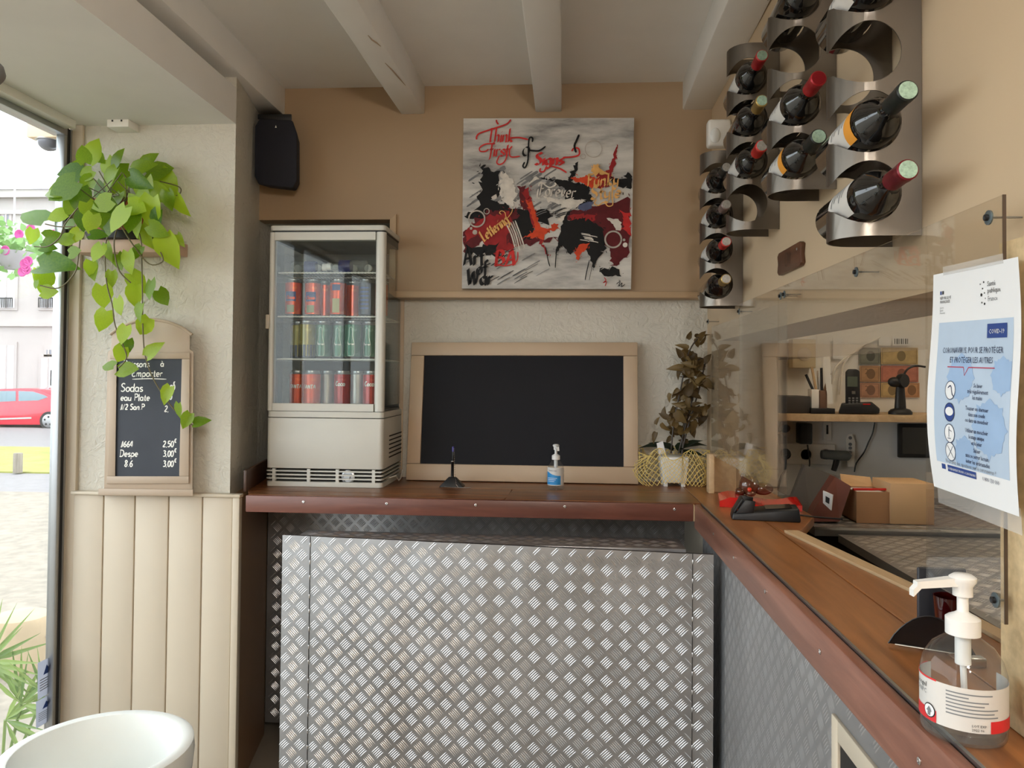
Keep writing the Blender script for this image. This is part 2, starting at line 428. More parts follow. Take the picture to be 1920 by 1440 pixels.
# shop window
win = bpy.data.objects.new('window_1', None); COL.objects.link(win); struct(win, 'tall aluminium shop window on the street side')
win.location = (XWIN, 2.6, .06)
MB().box(XWIN - .028, XWIN - .020, -1.6, 2.64, .10, ZSOF - .045).build('pane', Mt['window_glass'], win)
fr = MB(); fr.box(XWIN - .030, XWIN + .002, 2.640, 2.658, .06, ZSOF - .02)
fr.box(XWIN - .05, XWIN + .004, -1.6, 2.655, .06, .11).box(XWIN - .05, XWIN + .004, -1.6, 2.655, ZSOF - .05, ZSOF - .02)
fr.build('frame', Mt['alu'], win, bevel=.003)
MB().box(XWIN - .03, XWIN - .002, 2.659, 2.676, .06, ZSOF - .02).build('gasket', Mt['black'], win)
MB().box(XWIN - .03, XWIN + .002, 2.677, 2.69, .06, ZSOF - .02).build('jamb', Mt['alu'], win, bevel=.002)
MB().box(XWIN - .002, XWIN + .045, -1.6, YP - .06, ZSOF - .03, ZSOF).build('blind_track', Mt['white_plastic'], win, bevel=.003)
for y in (0.6, -0.6):
    MB().box(XWIN - .05, XWIN + .004, y - .02, y + .02, .10, ZSOF - .03).build('mullion', Mt['alu'], win)

# right wall: header with the serving hatch, far and near jambs, chipboard
HB = (PX(1726, 554, XR).z + PX(1400, 625, XR).z) / 2
YJ = 2.97
wr = MB()
wr.box(XR, .80, -2.0, YW + .3, HB, ZCEIL + .02)
wr.box(XR, .80, YJ, YW + .3, 0, HB)
wr.box(XR, .80, -2.0, 1.02, 0, HB)
wall_right = struct(wr.build('wall_right', Mt['header_wall']), 'light caramel wall above the serving hatch')
MB().box(.552, .60, -2.0, 1.02, ZC + .001, 1.674).build('chipboard_panel', Mt['chip'], wall_right)
# kitchen beyond the hatch
wk = MB(); wk.box(.80, 2.4, 3.36, 3.5, 0, ZCEIL).box(2.3, 2.45, -2.0, 3.5, 0, ZCEIL)
wk.build('kitchen_wall', Mt['white_paint'], wall_right)
# rear wall with the street door
rw = MB(); rw.box(-1.9, 2.45, -2.2, -2.0, 0, ZCEIL)
struct(rw.build('wall_rear', Mt['brown_wall']), 'caramel wall at the rear of the snack bar')

# ------------------------------------------------------------------ tread plate
def tread_bars(P0, U, V, Nn, w, h, a=.0547, margin=.01, holes=None, disp=None, hgt=.0009):
    """five raised bars per tile, alternating direction, on the sheet P0 + u*U + v*V"""
    mb = MB(); L, W, H = .0165, .0015, hgt
    for j in range(int(h / (a / 2)) + 1):
        for i in range(int(w / a) + 1):
            for (ox, ang) in (((0.0 if j % 2 == 0 else .5), (PI / 4 if j % 2 == 0 else -PI / 4)),):
                cu, cv = (i + .25 + ox) * a, (j + .5) * a / 2
                du, dv = math.cos(ang), math.sin(ang)
                for k in range(-2, 3):
                    bu, bv = cu - dv * k * .0060, cv + du * k * .0060
                    if not (margin + .011 < bu < w - margin - .011 and margin + .011 < bv < h - margin - .011): continue
                    if holes and holes(bu, bv): continue
                    pts = []
                    for (l, ww, hh) in ((-L, 0, 0), (-L * .6, -W, 0), (L * .6, -W, 0), (L, 0, 0), (L * .6, W, 0), (-L * .6, W, 0), (-L * .6, 0, H), (L * .6, 0, H), (0, -W * 1.15, 0), (0, W * 1.15, 0), (0, 0, H * 1.15)):
                        u = bu + du * l - dv * ww; v = bv + dv * l + du * ww
                        dd = disp(u, v) if disp else 0.0
                        pts.append(P0 + U * u + V * v + Nn * (hh + .0001 + dd))
                    mb._add(pts, [(0, 1, 6), (1, 8, 10, 6), (8, 2, 7, 10), (2, 3, 7), (3, 4, 7), (4, 9, 10, 7), (9, 5, 6, 10), (5, 0, 6)])
    return mb
V3 = Vector
# sheet on the wall under the back counter
UP = thing('tread_plate_panel', 'chequered aluminium sheet on the wall under the back counter', 'metal panel', (0, 3.15, 0))
x0, x1 = XVB + .004, PY(1320, 1000, 3.15).x
MB().box(x0, x1, 3.147, YW - .002, .05, 1.012).build('sheet', Mt['tread'], UP)
stuff(tread_bars(V3((x0, 3.147, .05)), V3((1, 0, 0)), V3((0, 0, 1)), V3((0, -1, 0)), x1 - x0, .962).build('raised_bars', Mt['tread_bar'], UP, smooth=60))
# sheet on the front of the side counter
SPX = .462
SP = thing('tread_plate_panel', 'chequered aluminium sheet along the front of the side counter', 'metal panel', (SPX, 1.6, 0))
MB().box(SPX, SPX + .02, .2, 2.62, .02, .99).build('sheet', Mt['tread'], SP)
HY1, HZ1 = PX(1565, 1337, SPX).y, PX(1565, 1337, SPX).z
stuff(tread_bars(V3((SPX, 2.62, .02)), V3((0, -1, 0)), V3((0, 0, 1)), V3((-1, 0, 0)), 2.42, .965, hgt=.00045, holes=lambda u, v: (2.62 - u) < HY1 and v < HZ1).build('raised_bars', Mt['tread_bar'], SP, smooth=60))
struct(MB().box(x1, SPX + .1, 3.14, YW, 0, 1.012).box(SPX + .02, XR + .1, -2.0, YW, 0, 1.0).build('trim_4', Mt['cream']), 'cream carcass under the corner of the counter')

# ------------------------------------------------------------------ counter
CT = thing('counter', 'L-shaped brown wooden counter running below blackboard and wine racks', 'counter', (0, YW, ZC - .05))
YF = 2.65
XF = .44
xl = PY(460, 945, YF).x
def splay(y): return XVR + (XVB - XVR) * (y - YV) / (3.15 - YV)
def slab(name, pts, mat):
    return MB().hexa([(x, y, ZC - .028) for x, y in pts], [(x, y, ZC) for x, y in pts]).build(name, mat, CT, bevel=.0015, seg=1)
slab('plank', [(xl, YF + .022), (-.21, YF + .022), (-.20, YF + .10), (xl, YF + .10)], Mt['top_wood'])
slab('plank', [(-.207, YF + .022), (XF + .024, YF + .022), (XF + .024, YF + .25), (-.197, YF + .25)], Mt['top_wood'])
slab('plank', [(splay(YF + .1) + .01, YF + .103), (-.20, YF + .103), (-.20, YF + .25), (splay(YF + .25) + .004, YF + .25)], Mt['top_wood'])
slab('plank', [(splay(YF + .25) + .004, YF + .253), (XF + .024, YF + .253), (XF + .024, YW), (-1.24, YW)], Mt['top_wood'])
slab('plank', [(-1.24, YW + .001), (NX, YW + .001), (NX, YW + .27), (-1.24, YW + .27)], Mt['top_wood'])
slab('plank', [(XF + .026, .25), (.598, .25), (.598, YW), (XF + .026, YW)], Mt['top_wood_y'])
slab('plank', [(.601, .9), (.73, .9), (.70, 1.59), (.61, 2.2), (.603, 2.3), (.601, YW)][::1], Mt['top_wood_y'])
slab('plank', [(.604, 2.31), (.612, 2.205), (.655, 2.205), (.775, 2.46), (.775, YJ), (.604, YJ)], Mt['top_wood_y'])
sp_ = [(.612, 2.2), (.702, 1.59), (.732, .9), (.762, .9), (.732, 1.59), (.650, 2.2)]
MB().hexa([(x, y, ZC - .01) for x, y in sp_], [(x, y, ZC + .006) for x, y in sp_]).build('edge_strip', Mt['pale_wood'], CT)
eb = MB().box(xl, XF - .004, YF, YF + .022, ZC - .060, ZC - .001).build('edge_board', Mt['edge_wood'], CT, bevel=.004)
eb2 = MB().box(XF, XF + .022, .25, YF + .014, ZC - .084, ZC - .002).build('edge_board', Mt['edge_wood_y'], CT, bevel=.006)
MB().box(XF - .004, XF - .0005, YF - .002, YF + .02, ZC - .058, ZC - .004).build('board_end', Mt['pale_wood'], CT)
MB().box(XF + .0215, XF + .0265, .25, YF, ZC - .004, ZC + .0015).build('metal_edge', Mt['alu'], CT)
bs = MB(); bs.hexa([(splay(2.72), 2.72, ZC), (splay(2.72) + .012, 2.72, ZC), (splay(3.18) + .012, 3.18, ZC), (splay(3.18), 3.18, ZC)],
                   [(splay(2.72), 2.72, ZC + .078), (splay(2.72) + .012, 2.72, ZC + .078), (splay(3.18) + .012, 3.18, ZC + .078), (splay(3.18), 3.18, ZC + .078)])
bs.build('backsplash_board', Mt['dark_wood'], wall_left, bevel=.003)
def screw(p, n, parent, r=.0048):
    q = Vector(n).to_track_quat('Z', 'Y').to_matrix()
    o = MB().lathe([(r, 0), (r, .0012), (r * .75, .0018), (r * .45, .0016), (r * .4, .0004), (0, .0004)], p, 12, M=q).build('screw', Mt['chrome'], parent, smooth=50)
    return o
for px, py in ((569, 941), (725, 944.5), (892, 947), (1059, 950), (1265, 955)):
    screw(PY(px, py, YF), (0, -1, 0), eb)
for px, py in ((1338, 1001), (1376, 1045), (1435, 1109), (1538, 1222), (1724, 1427)):
    screw(PX(px, py, XF), (-1, 0, 0), eb2)

# ================================================================== LETTERING
def arc(cx, cy, rx, ry, a0, a1, n=8):
    return [(cx + rx * math.cos(math.radians(a0 + (a1 - a0) * i / n)), cy + ry * math.sin(math.radians(a0 + (a1 - a0) * i / n))) for i in range(n + 1)]
GL = {
 'a': (.5, [arc(.22, .25, .2, .25, 40, 360 - 40), [(.42, .5), (.42, .06), (.5, 0)]]),
 'b': (.5, [[(.06, .95), (.06, 0)], arc(.24, .25, .2, .25, 150, -150)]),
 'c': (.42, [arc(.24, .25, .2, .25, 50, 310)]),
 'd': (.5, [arc(.22, .25, .2, .25, 40, 320), [(.42, .95), (.42, .05), (.5, 0)]]),
 'e': (.46, [[(.05, .25), (.42, .28)] + arc(.23, .26, .19, .25, 10, 310)]),
 'f': (.34, [[(.36, .85), (.28, .95), (.18, .85), (.16, 0), (.1, -.25)], [(.02, .5), (.34, .5)]]),
 'g': (.5, [arc(.22, .25, .2, .25, 40, 320), [(.42, .5), (.42, -.15), (.3, -.3), (.08, -.24)]]),
 'h': (.5, [[(.08, .95), (.08, 0)], [(.08, .35), (.22, .5), (.38, .45), (.4, .3), (.4, 0)]]),
 'i': (.2, [[(.1, .5), (.1, .05), (.16, 0)], [(.1, .68), (.12, .72)]]),
 'k': (.46, [[(.08, .95), (.08, 0)], [(.4, .5), (.1, .24), (.42, 0)]]),
 'l': (.2, [[(.08, .95), (.08, .06), (.16, 0)]]),
 'm': (.72, [[(.06, .5), (.06, 0)], [(.06, .36), (.2, .5), (.32, .42), (.32, 0)], [(.32, .36), (.46, .5), (.6, .42), (.6, .05), (.68, 0)]]),
 'n': (.5, [[(.06, .5), (.06, 0)], [(.06, .36), (.22, .5), (.38, .44), (.38, .05), (.46, 0)]]),
 'o': (.48, [arc(.24, .25, .2, .25, 90, 450, 12)]),
 'p': (.5, [[(.06, .5), (.06, -.38)], arc(.24, .25, .2, .25, 150, -150)]),
 'r': (.36, [[(.06, .5), (.06, 0)], [(.06, .34), (.18, .48), (.34, .46)]]),
 's': (.38, [[(.34, .44), (.2, .5), (.06, .42), (.1, .3), (.3, .2), (.34, .08), (.2, 0), (.04, .06)]]),
 't': (.34, [[(.16, .8), (.16, .08), (.24, 0), (.32, .04)], [(.02, .5), (.32, .5)]]),
 'u': (.5, [[(.06, .5), (.06, .1), (.18, 0), (.32, .06), (.4, .2)], [(.4, .5), (.4, .05), (.48, 0)]]),
 'v': (.42, [[(.04, .5), (.2, 0), (.38, .5)]]),
 'w': (.64, [[(.04, .5), (.16, 0), (.3, .45), (.44, 0), (.58, .5)]]),
 'y': (.46, [[(.04, .5), (.08, .15), (.2, .08), (.38, .2)], [(.4, .5), (.38, -.15), (.24, -.32), (.04, -.24)]]),
 'A': (.66, [[(.04, 0), (.3, .95), (.56, 0)], [(.14, .35), (.46, .35)]]),
 'B': (.6, [[(.08, 0), (.08, .95)], [(.02, .92), (.3, .95), (.46, .8), (.4, .58), (.1, .5)], [(.1, .5), (.44, .46), (.54, .24), (.4, .02), (.02, 0)]]),
 'D': (.64, [[(.1, 0), (.1, .95)], [(.0, .93), (.34, .92), (.54, .7), (.54, .3), (.36, .04), (.0, 0)]]),
 'E': (.54, [[(.46, .86), (.26, .95), (.1, .8), (.14, .58), (.32, .52)], [(.32, .52), (.08, .4), (.06, .14), (.24, 0), (.48, .1)]]),
 'F': (.52, [[(.12, 0), (.12, .92)], [(.0, .9), (.5, .95)], [(.12, .5), (.38, .52)]]),
 'O': (.66, [arc(.32, .47, .28, .46, 90, 450, 14)]), 'N': (.62, [[(.08, 0), (.08, .92), (.5, .0), (.5, .95)]]), 'M': (.76, [[(.06, 0), (.1, .92), (.36, .2), (.62, .92), (.66, 0)]]), 'C': (.56, [arc(.32, .47, .26, .46, 50, 310)]),
 'L': (.5, [[(.12, .95), (.1, .1), (.2, .03), (.46, .08)]]),
 'P': (.56, [[(.1, 0), (.1, .95)], [(.0, .9), (.3, .95), (.5, .78), (.42, .52), (.1, .46)]]),
 'S': (.54, [[(.46, .84), (.28, .95), (.1, .82), (.14, .6), (.4, .42), (.46, .18), (.26, 0), (.04, .1)]]),
 'T': (.6, [[(.0, .86), (.2, .95), (.58, .92)], [(.3, .93), (.28, .1), (.36, 0)]]),
 'W': (.9, [[(.04, .95), (.18, .0), (.42, .8), (.58, 0), (.84, .95)]]),
 '0': (.44, [arc(.22, .45, .18, .45, 90, 450, 12)]), '1': (.3, [[(.0, .1), (.06, .02), (.2, .9), (.2, 0)]]),
 '2': (.46, [[(.06, .74), (.2, .92), (.38, .8), (.34, .5), (.06, .04), (.44, .04)]]),
 '3': (.46, [[(.06, .84), (.24, .92), (.38, .76), (.2, .52)], [(.2, .52), (.42, .4), (.38, .08), (.04, .04)]]),
 '4': (.46, [[(.3, .0), (.3, .9), (.04, .3), (.44, .3)]]), '5': (.46, [[(.4, .9), (.1, .88), (.08, .52), (.32, .54), (.4, .26), (.24, .02), (.04, .08)]]),
 '6': (.46, [[(.36, .9), (.14, .6), (.06, .24), (.2, .0), (.38, .14), (.34, .42), (.12, .38)]]),
 '8': (.46, [[(.36, .8), (.2, .92), (.08, .76), (.2, .52), (.38, .28), (.24, .0), (.06, .16), (.2, .46), (.36, .66), (.36, .8)]]),
 ',': (.18, [[(.1, .06), (.04, -.14)]]), '.': (.18, [[(.06, .02), (.1, .06)]]), '/': (.36, [[(.02, -.05), (.3, .95)]]),
 '\u20ac': (.44, [arc(.26, .45, .2, .4, 50, 310), [(.0, .54), (.34, .54)], [(.0, .38), (.3, .38)]]),
 '\u00e0': (.5, [arc(.22, .25, .2, .25, 40, 320), [(.42, .5), (.42, .06), (.5, 0)], [(.1, .85), (.26, .66)]]),
}
def strokes(text, x, y, size, slant=0.0, gap=.06, rot=0.0, wx=1.0):
    out = []; cx = 0.0; c, s = math.cos(rot), math.sin(rot)
    for ch in text:
        if ch == ' ': cx += .32 * wx; continue
        adv, pls = GL[ch]
        for pl in pls:
            q = []
            for (u, v) in pl:
                U = (cx + u * wx + v * slant) * size; V = v * size
                q.append((x + U * c - V * s, y + U * s + V * c))
            out.append(q)
        cx += (adv + gap) * wx
    return out
def smooth_pl(pl, k=4):
    if len(pl) < 3: return pl
    P = [Vector(p).to_2d() for p in pl]; out = []
    for i in range(len(P) - 1):
        p0, p1, p2, p3 = P[max(i - 1, 0)], P[i], P[i + 1], P[min(i + 2, len(P) - 1)]
        for j in range(k):
            t = j / k
            out.append(.5 * ((2 * p1) + (p2 - p0) * t + (2 * p0 - 5 * p1 + 4 * p2 - p3) * t * t + (3 * p1 - p0 - 3 * p2 + p3) * t ** 3))
    out.append(P[-1]); return [(p[0], p[1]) for p in out]
def pen(mb, pls, to3, width, nib=None, z=.0004, taper=True, sm=True):
    """sweep strokes as a flat ribbon; nib = angle of a broad pen in radians, None = round marker"""
    for pl in pls:
        pl = smooth_pl(pl) if sm else pl
        n = len(pl); a, b = [], []
        for i, (x, y) in enumerate(pl):
            if nib is None:
                x0, y0 = pl[max(i - 1, 0)]; x1, y1 = pl[min(i + 1, n - 1)]
                d = math.hypot(x1 - x0, y1 - y0) or 1; nx, ny = -(y1 - y0) / d * width / 2, (x1 - x0) / d * width / 2
                if taper and i in (0, n - 1): nx *= .5; ny *= .5
            else:
                nx, ny = math.cos(nib) * width / 2, math.sin(nib) * width / 2
            a.append(to3(x + nx, y + ny, z)); b.append(to3(x - nx, y - ny, z))
        o = len(mb.v); mb.v += [Vector(p) for p in a + b]
        for i in range(n - 1):
            mb.f.append((o + i, o + i + 1, o + n + i + 1, o + n + i)); mb.m.append(0)
    return mb
def print_text(text, to3, size, z=.0004, align='LEFT', bold=0.0, wx=1.0):
    cu = bpy.data.curves.new('t', 'FONT'); cu.body = text; cu.size = size; cu.align_x = align; cu.resolution_u = 1; cu.space_line = .95
    if bold: cu.offset = bold
    ob = bpy.data.objects.new('t', cu); me = ob.to_mesh(); mb = MB()
    mb._add([to3(v.co.x * wx, v.co.y, z) for v in me.vertices], [tuple(p.vertices) for p in me.polygons])
    ob.to_mesh_clear(); bpy.data.objects.remove(ob); bpy.data.curves.remove(cu)
    return mb
Mt['chalk'] = plain('white chalk marker', srgb(236, 236, 230), 0.8, var=0.05)
Mt['ink'] = plain('dark blue printing ink', srgb(40, 52, 84), 0.7, var=0.05)
Mt['ink_black'] = plain('black printing ink', srgb(26, 26, 28), 0.6, var=0.05)
Mt['ink_grey'] = plain('grey printing ink', srgb(120, 124, 128), 0.7, var=0.05)

# ================================================================== METAL CABINET
L0, R0 = PZ(530, 1003, .98), PZ(1338, 1040, .98)
U = (R0 - L0); WD = U.length; U.normalize(); ND = V3((U.y, -U.x, 0)); ZV = V3((0, 0, 1))
CB = thing('metal_cabinet', 'low cabinet clad in chequered aluminium with its wide front swung slightly open', 'cabinet', (-.25, 2.45, 0))
MB().box(-.895, .385, 2.475, 2.632, .02, .956).build('body', Mt['tread'], CB, bevel=.003)
stuff(tread_bars(V3((-.895, 2.475, .956)), V3((1, 0, 0)), V3((0, 1, 0)), V3((0, 0, 1)), 1.28, .157).build('raised_bars', Mt['tread_bar'], CB, smooth=60))
DR = MB()
def dp(u, n, z): return L0 + U * u + ND * n + ZV * (z - .98)
us = [0, (PZ(583, 1005, .98) - L0).dot(U), (PZ(1299, 1039, .98) - L0).dot(U), WD]
DR.hexa([dp(0, -.016, .03), dp(WD, -.016, .03), dp(WD, -.001, .03), dp(0, -.001, .03)], [dp(0, -.016, .979), dp(WD, -.016, .979), dp(WD, -.001, .979), dp(0, -.001, .979)])
door = DR.build('door', Mt['black'], CB)
for i in range(3):
    a, b = us[i] + (.001 if i else 0), us[i + 1] - (.001 if i < 2 else 0)
    sh = MB(); nu = max(2, int((b - a) / .014)); nv = 60
    amp = .0011 if i == 1 else .0002
    def bul(uu, z, a=a, b=b, amp=amp):
        e = min(1, (uu - a) / .06) * min(1, (b - uu) / .06)
        return amp * (math.sin(uu * 41) * .6 + math.sin(uu * 17 + z * 5) + .5 * math.sin(z * 27 + uu * 9) + 1.6) * max(e, 0)
    sh.grid(lambda u, v: dp(a + (b - a) * u, .001 + bul(a + (b - a) * u, .03 + .95 * v), .03 + .95 * v), nu, nv)
    s_o = sh.build('sheet', Mt['tread'], door, smooth=70)
    stuff(tread_bars(dp(a, .001, .03), U, ZV, ND, b - a, .95, margin=-.004, disp=lambda u, v: bul(a + u, .03 + v)).build('raised_bars', Mt['tread_bar'], door, smooth=60))
for u in us[1:3]:
    MB().tube([dp(u, .002, .03), dp(u, .002, .978)], .0012, 5).build('seam', Mt['black'], door)
    for k in range(18):
        z = .955 - k * .0535 + random.uniform(-.006, .006)
        MB().ball(dp(u, .0022, z), .0022, .0022, .008, 8, 5).build('weld_nub', Mt['chrome'], door, smooth=True)

# service hatch low in the side counter
hb = PX(1565, 1337, SPX)
HT = thing('service_hatch', 'cream framed opening with a grey box low in the side counter front', 'hatch', (SPX, .95, .62))
fy1, fy0, fz1, fz0 = hb.y, .62, hb.z, .52
MB().box(SPX - .006, SPX + .004, fy1 - .03, fy1, fz0, fz1).box(SPX - .006, SPX + .004, fy0, fy1 - .03, fz1 - .035, fz1).box(SPX - .006, SPX + .004, fy0, fy1 - .03, fz0, fz0 + .03).box(SPX - .006, SPX + .004, fy0, fy0 + .03, fz0 + .03, fz1 - .035).build('frame', Mt['cream'], HT, bevel=.002)
MB().box(SPX - .001, SPX + .0, fy0 + .03, fy1 - .03, fz0 + .03, fz1 - .035).build('recess_shade', Mt['dark'], HT)  # flat dark sheet, the opening's shade put into its colour
MB().box(SPX - .012, SPX - .002, fy0 + .04, fy1 - .022, fz0 + .03, fz1 - .085).build('grey_box', plain('grey steel paint', srgb(120, 120, 116), .5), HT, bevel=.003)

# ================================================================== FRIDGE
FY = 2.87
FX0, FX1 = PY(501, 700, FY).x, PY(721, 600, FY).x
def fz(y, px=610): return PY(px, y, FY).z
FD = .385
FG = thing('display_fridge', 'off-white glass-door drinks fridge standing on the counter in the wall niche', 'fridge', ((FX0 + FX1) / 2, FY + .19, ZC))
zt0, zt1 = fz(434), fz(422)
def rbox(x0, x1, y0, y1, z0, z1, r=.018, n=4):
    """box with rounded vertical edges"""
    pts = []
    for (cx, cy, a0) in ((x1 - r, y0 + r, -90), (x1 - r, y1 - r, 0), (x0 + r, y1 - r, 90), (x0 + r, y0 + r, 180)):
        for i in range(n + 1):
            a = math.radians(a0 + 90 * i / n); pts.append((cx + r * math.cos(a), cy + r * math.sin(a)))
    return MB().prism(pts, 'z', z0, z1)
rbox(FX0, FX1, FY, FY + FD, zt0 + .004, zt1).build('top_cover', Mt['fridge'], FG, bevel=.004, smooth=30)
rbox(FX0 + .004, FX1 - .004, FY + .004, FY + FD - .004, zt0 - .002, zt0 + .004).build('top_gap', Mt['black'], FG)
zd0 = fz(771)
zg0, zg1 = fz(757), fz(450)
gx0, gx1 = PY(513, 600, FY).x, PY(702, 600, FY).x
dr = rbox(FX0, gx0, FY, FY + .035, zd0, zt0 - .002, .010, 3)
dr.add(rbox(gx1, FX1, FY, FY + .035, zd0, zt0 - .002, .016, 4)); dr.box(gx0, gx1, FY, FY + .03, zd0, zg0).box(gx0, gx1, FY, FY + .03, zg1, zt0 - .002)
fdoor = dr.build('door', Mt['fridge'], FG, smooth=30)
MB().box(gx0, gx1, FY + .006, FY + .011, zg0, zg1).build('glass', Mt['glass'], fdoor)
MB().box(FX0 - .008, FX0 + .006, FY - .006, FY + .02, fz(617), fz(590)).build('handle', Mt['cream'], fdoor, bevel=.003)
# corner posts, side panes, back, ceiling and floor of the chamber
for x in (FX0 + .002, FX1 - .02):
    MB().box(x, x + .018, FY + FD - .03, FY + FD, zd0 - .005, zt0).build('post', Mt['fridge'], FG, bevel=.003)
for x in (FX0 + .006, FX1 - .012):
    MB().box(x, x + .005, FY + .036, FY + FD - .03, zd0 + .02, zt0 - .002).build('side_pane', Mt['glass'], FG)
MB().box(FX0 + .02, FX1 - .02, FY + FD - .02, FY + FD - .008, zd0, zt0).build('back_pane', Mt['fridge_in'], FG)
MB().box(FX0 + .006, FX1 - .006, FY + .036, FY + FD - .01, zt0 - .03, zt0 - .003).build('ceiling_liner', Mt['fridge_in'], FG)
rbox(FX0, FX1, FY + .003, FY + FD, fz(783), zd0 - .002).build('band', Mt['fridge'], FG, smooth=30)
rbox(FX0, FX1, FY, FY + FD, fz(879), fz(783) - .003).build('machine_housing', Mt['fridge'], FG, bevel=.002, smooth=30)
for k in range(6):
    z = fz(862) + k * .0165
    MB().box(FX1 - .001, FX1 + .0012, FY + .10, FY + .33, z, z + .005).build('side_vent', Mt['dark'], FG)
MB().box(FX0 + .012, FX1 - .012, FY + .02, FY + FD - .01, fz(913), fz(879)).build('base_core', Mt['dark'], FG)
for y in (884, 891, 898):
    rbox(FX0, FX1, FY, FY + FD, fz(y + 1.4), fz(y - 1.0), .012, 3).build('base_slat', Mt['fridge'], FG)
rbox(FX0, FX1, FY, FY + FD, fz(913), fz(904)).build('plinth', Mt['fridge'], FG, smooth=30)
for px in (513, 578, 632, 700):
    x = PY(px, 890, FY).x
    MB().box(x - .006, x + .006, FY + .001, FY + .012, fz(906), fz(880)).build('base_rib', Mt['fridge'], FG)
MB().lathe([(.026, 0), (.026, .004), (.02, .006), (.02, .002), (.008, .002), (.008, .008), (0, .008)], PY(653, 894, FY + .016), 20, M=Matrix.Rotation(PI / 2, 3, 'X')).build('fan', Mt['alu'], FG, smooth=40)
for x in (FX0 + .03, FX1 - .04):
    for y in (FY + .02, FY + FD - .04):
        MB().box(x - .014, x + .014, y - .016, y + .016, ZC, fz(912)).build('foot', Mt['fridge'], FG, bevel=.002)
cab = [PY(720, 899, FY + .1), V3((FX1 + .02, FY + .14, ZC + .03)), V3((FX1 + .022, FY + .18, ZC + .006)), V3((FX1 + .018, FY + .24, ZC + .008)), V3((FX1 + .01, FY + .31, ZC + .03))]
MB().tube(cab, .003, 6).build('cable', Mt['white_plastic'], FG, smooth=True)
# wire shelves
SH = []
for y in (511, 593, 673):
    z = PY(610, y, FY + .055).z; SH.append(z)
    sh = MB(); xa, xb2, ya, yb2 = FX0 + .02, FX1 - .02, FY + .05, FY + FD - .03
    for yy in (ya, (ya + yb2) / 2, yb2): sh.tube([(xa, yy, z - .002), (xb2, yy, z - .002)], .0028, 6)
    for xx in (xa, xb2): sh.tube([(xx, ya, z - .002), (xx, yb2, z - .002)], .0028, 6)
    wsh = sh.build('shelf', Mt['white_plastic'], FG, smooth=True)
    ww = MB()
    for k in range(1, 30):
        xx = xa + (xb2 - xa) * k / 30; ww.tube([(xx, ya, z + .001), (xx, yb2, z + .001)], .0012, 5)
    stuff(ww.build('wires', Mt['white_plastic'], wsh, smooth=True))
SH.append(zd0 + .006)
MB().box(FX0 + .01, FX1 - .01, FY + .036, FY + FD - .01, zd0, zd0 + .005).build('chamber_floor', Mt['fridge_in'], FG)

# ------------------------------------------------------------------ cans and bottles in the fridge
def can_profile(h, r):
    return [(r * .78, 0), (r * .82, .002), (r, .008), (r, h - .014), (r * .84, h - .004), (r * .86, h), (r * .80, h), (r * .78, h - .003), (0, h - .003)]
def canmat(name, body, second, k=.5, scale=30):
    m, nt, b = newmat(name); b.inputs['Roughness'].default_value = .3; b.inputs['Metallic'].default_value = .35
    v = coords(nt); n = N(nt, 'ShaderNodeTexNoise', Scale=scale, Detail=2.0); nt.links.new(v, n.inputs['Vector'])
    nt.links.new(ramp(nt, n.outputs['Fac'], [(k, body), (k + .03, second)]), b.inputs['Base Color']); return m
Mt['can_orange'] = canmat('orange can print', srgb(206, 74, 24), srgb(218, 98, 40), .6)
Mt['can_red'] = canmat('red can print', srgb(160, 32, 26), srgb(180, 56, 40), .62)
Mt['can_silver'] = plain('silver can print', srgb(150, 146, 140), .35, .8)
Mt['can_green'] = canmat('green can print', srgb(74, 112, 92), srgb(96, 132, 112), .6)
Mt['can_olive'] = canmat('olive gold can print', srgb(138, 128, 62), srgb(158, 148, 84), .6)
Mt['can_dark'] = plain('dark grey can print', srgb(62, 64, 72), .35, .5)
Mt['can_white'] = plain('white can print', srgb(206, 206, 196), .35, .2)
Mt['blue_print'] = plain('blue print', srgb(44, 66, 128), .45)
Mt['blue_label'] = plain('navy bottle label', srgb(38, 46, 104), .45)
Mt['pet'] = glassy('clear bottle plastic', (.82, .86, .88, 1), 1.35, rough=.06, haze=.10)
def wrap(x, y, z, r, a0, a1, z0, z1, lift=.0004, n=8):
    return MB().grid(lambda u, v: V3((x + (r + lift) * math.cos(a0 + (a1 - a0) * u), y + (r + lift) * math.sin(a0 + (a1 - a0) * u), z + z0 + (z1 - z0) * v)), n, 1)
def can_text(c, x, y, z, r, txt, cy, size, mat, rise=0.0):
    mb = MB(); wid = sum(GL[ch][0] + .06 for ch in txt) * size
    pls = strokes(txt, -wid / 2, 0, size, .15)
    def to3(u, v, zz): a = -PI / 2 + u / r; return V3((x + (r + .0008) * math.cos(a), y + (r + .0008) * math.sin(a), z + cy + v + rise * u))
    pen(mb, pls, to3, size * .22); mb.build('lettering', mat, c)
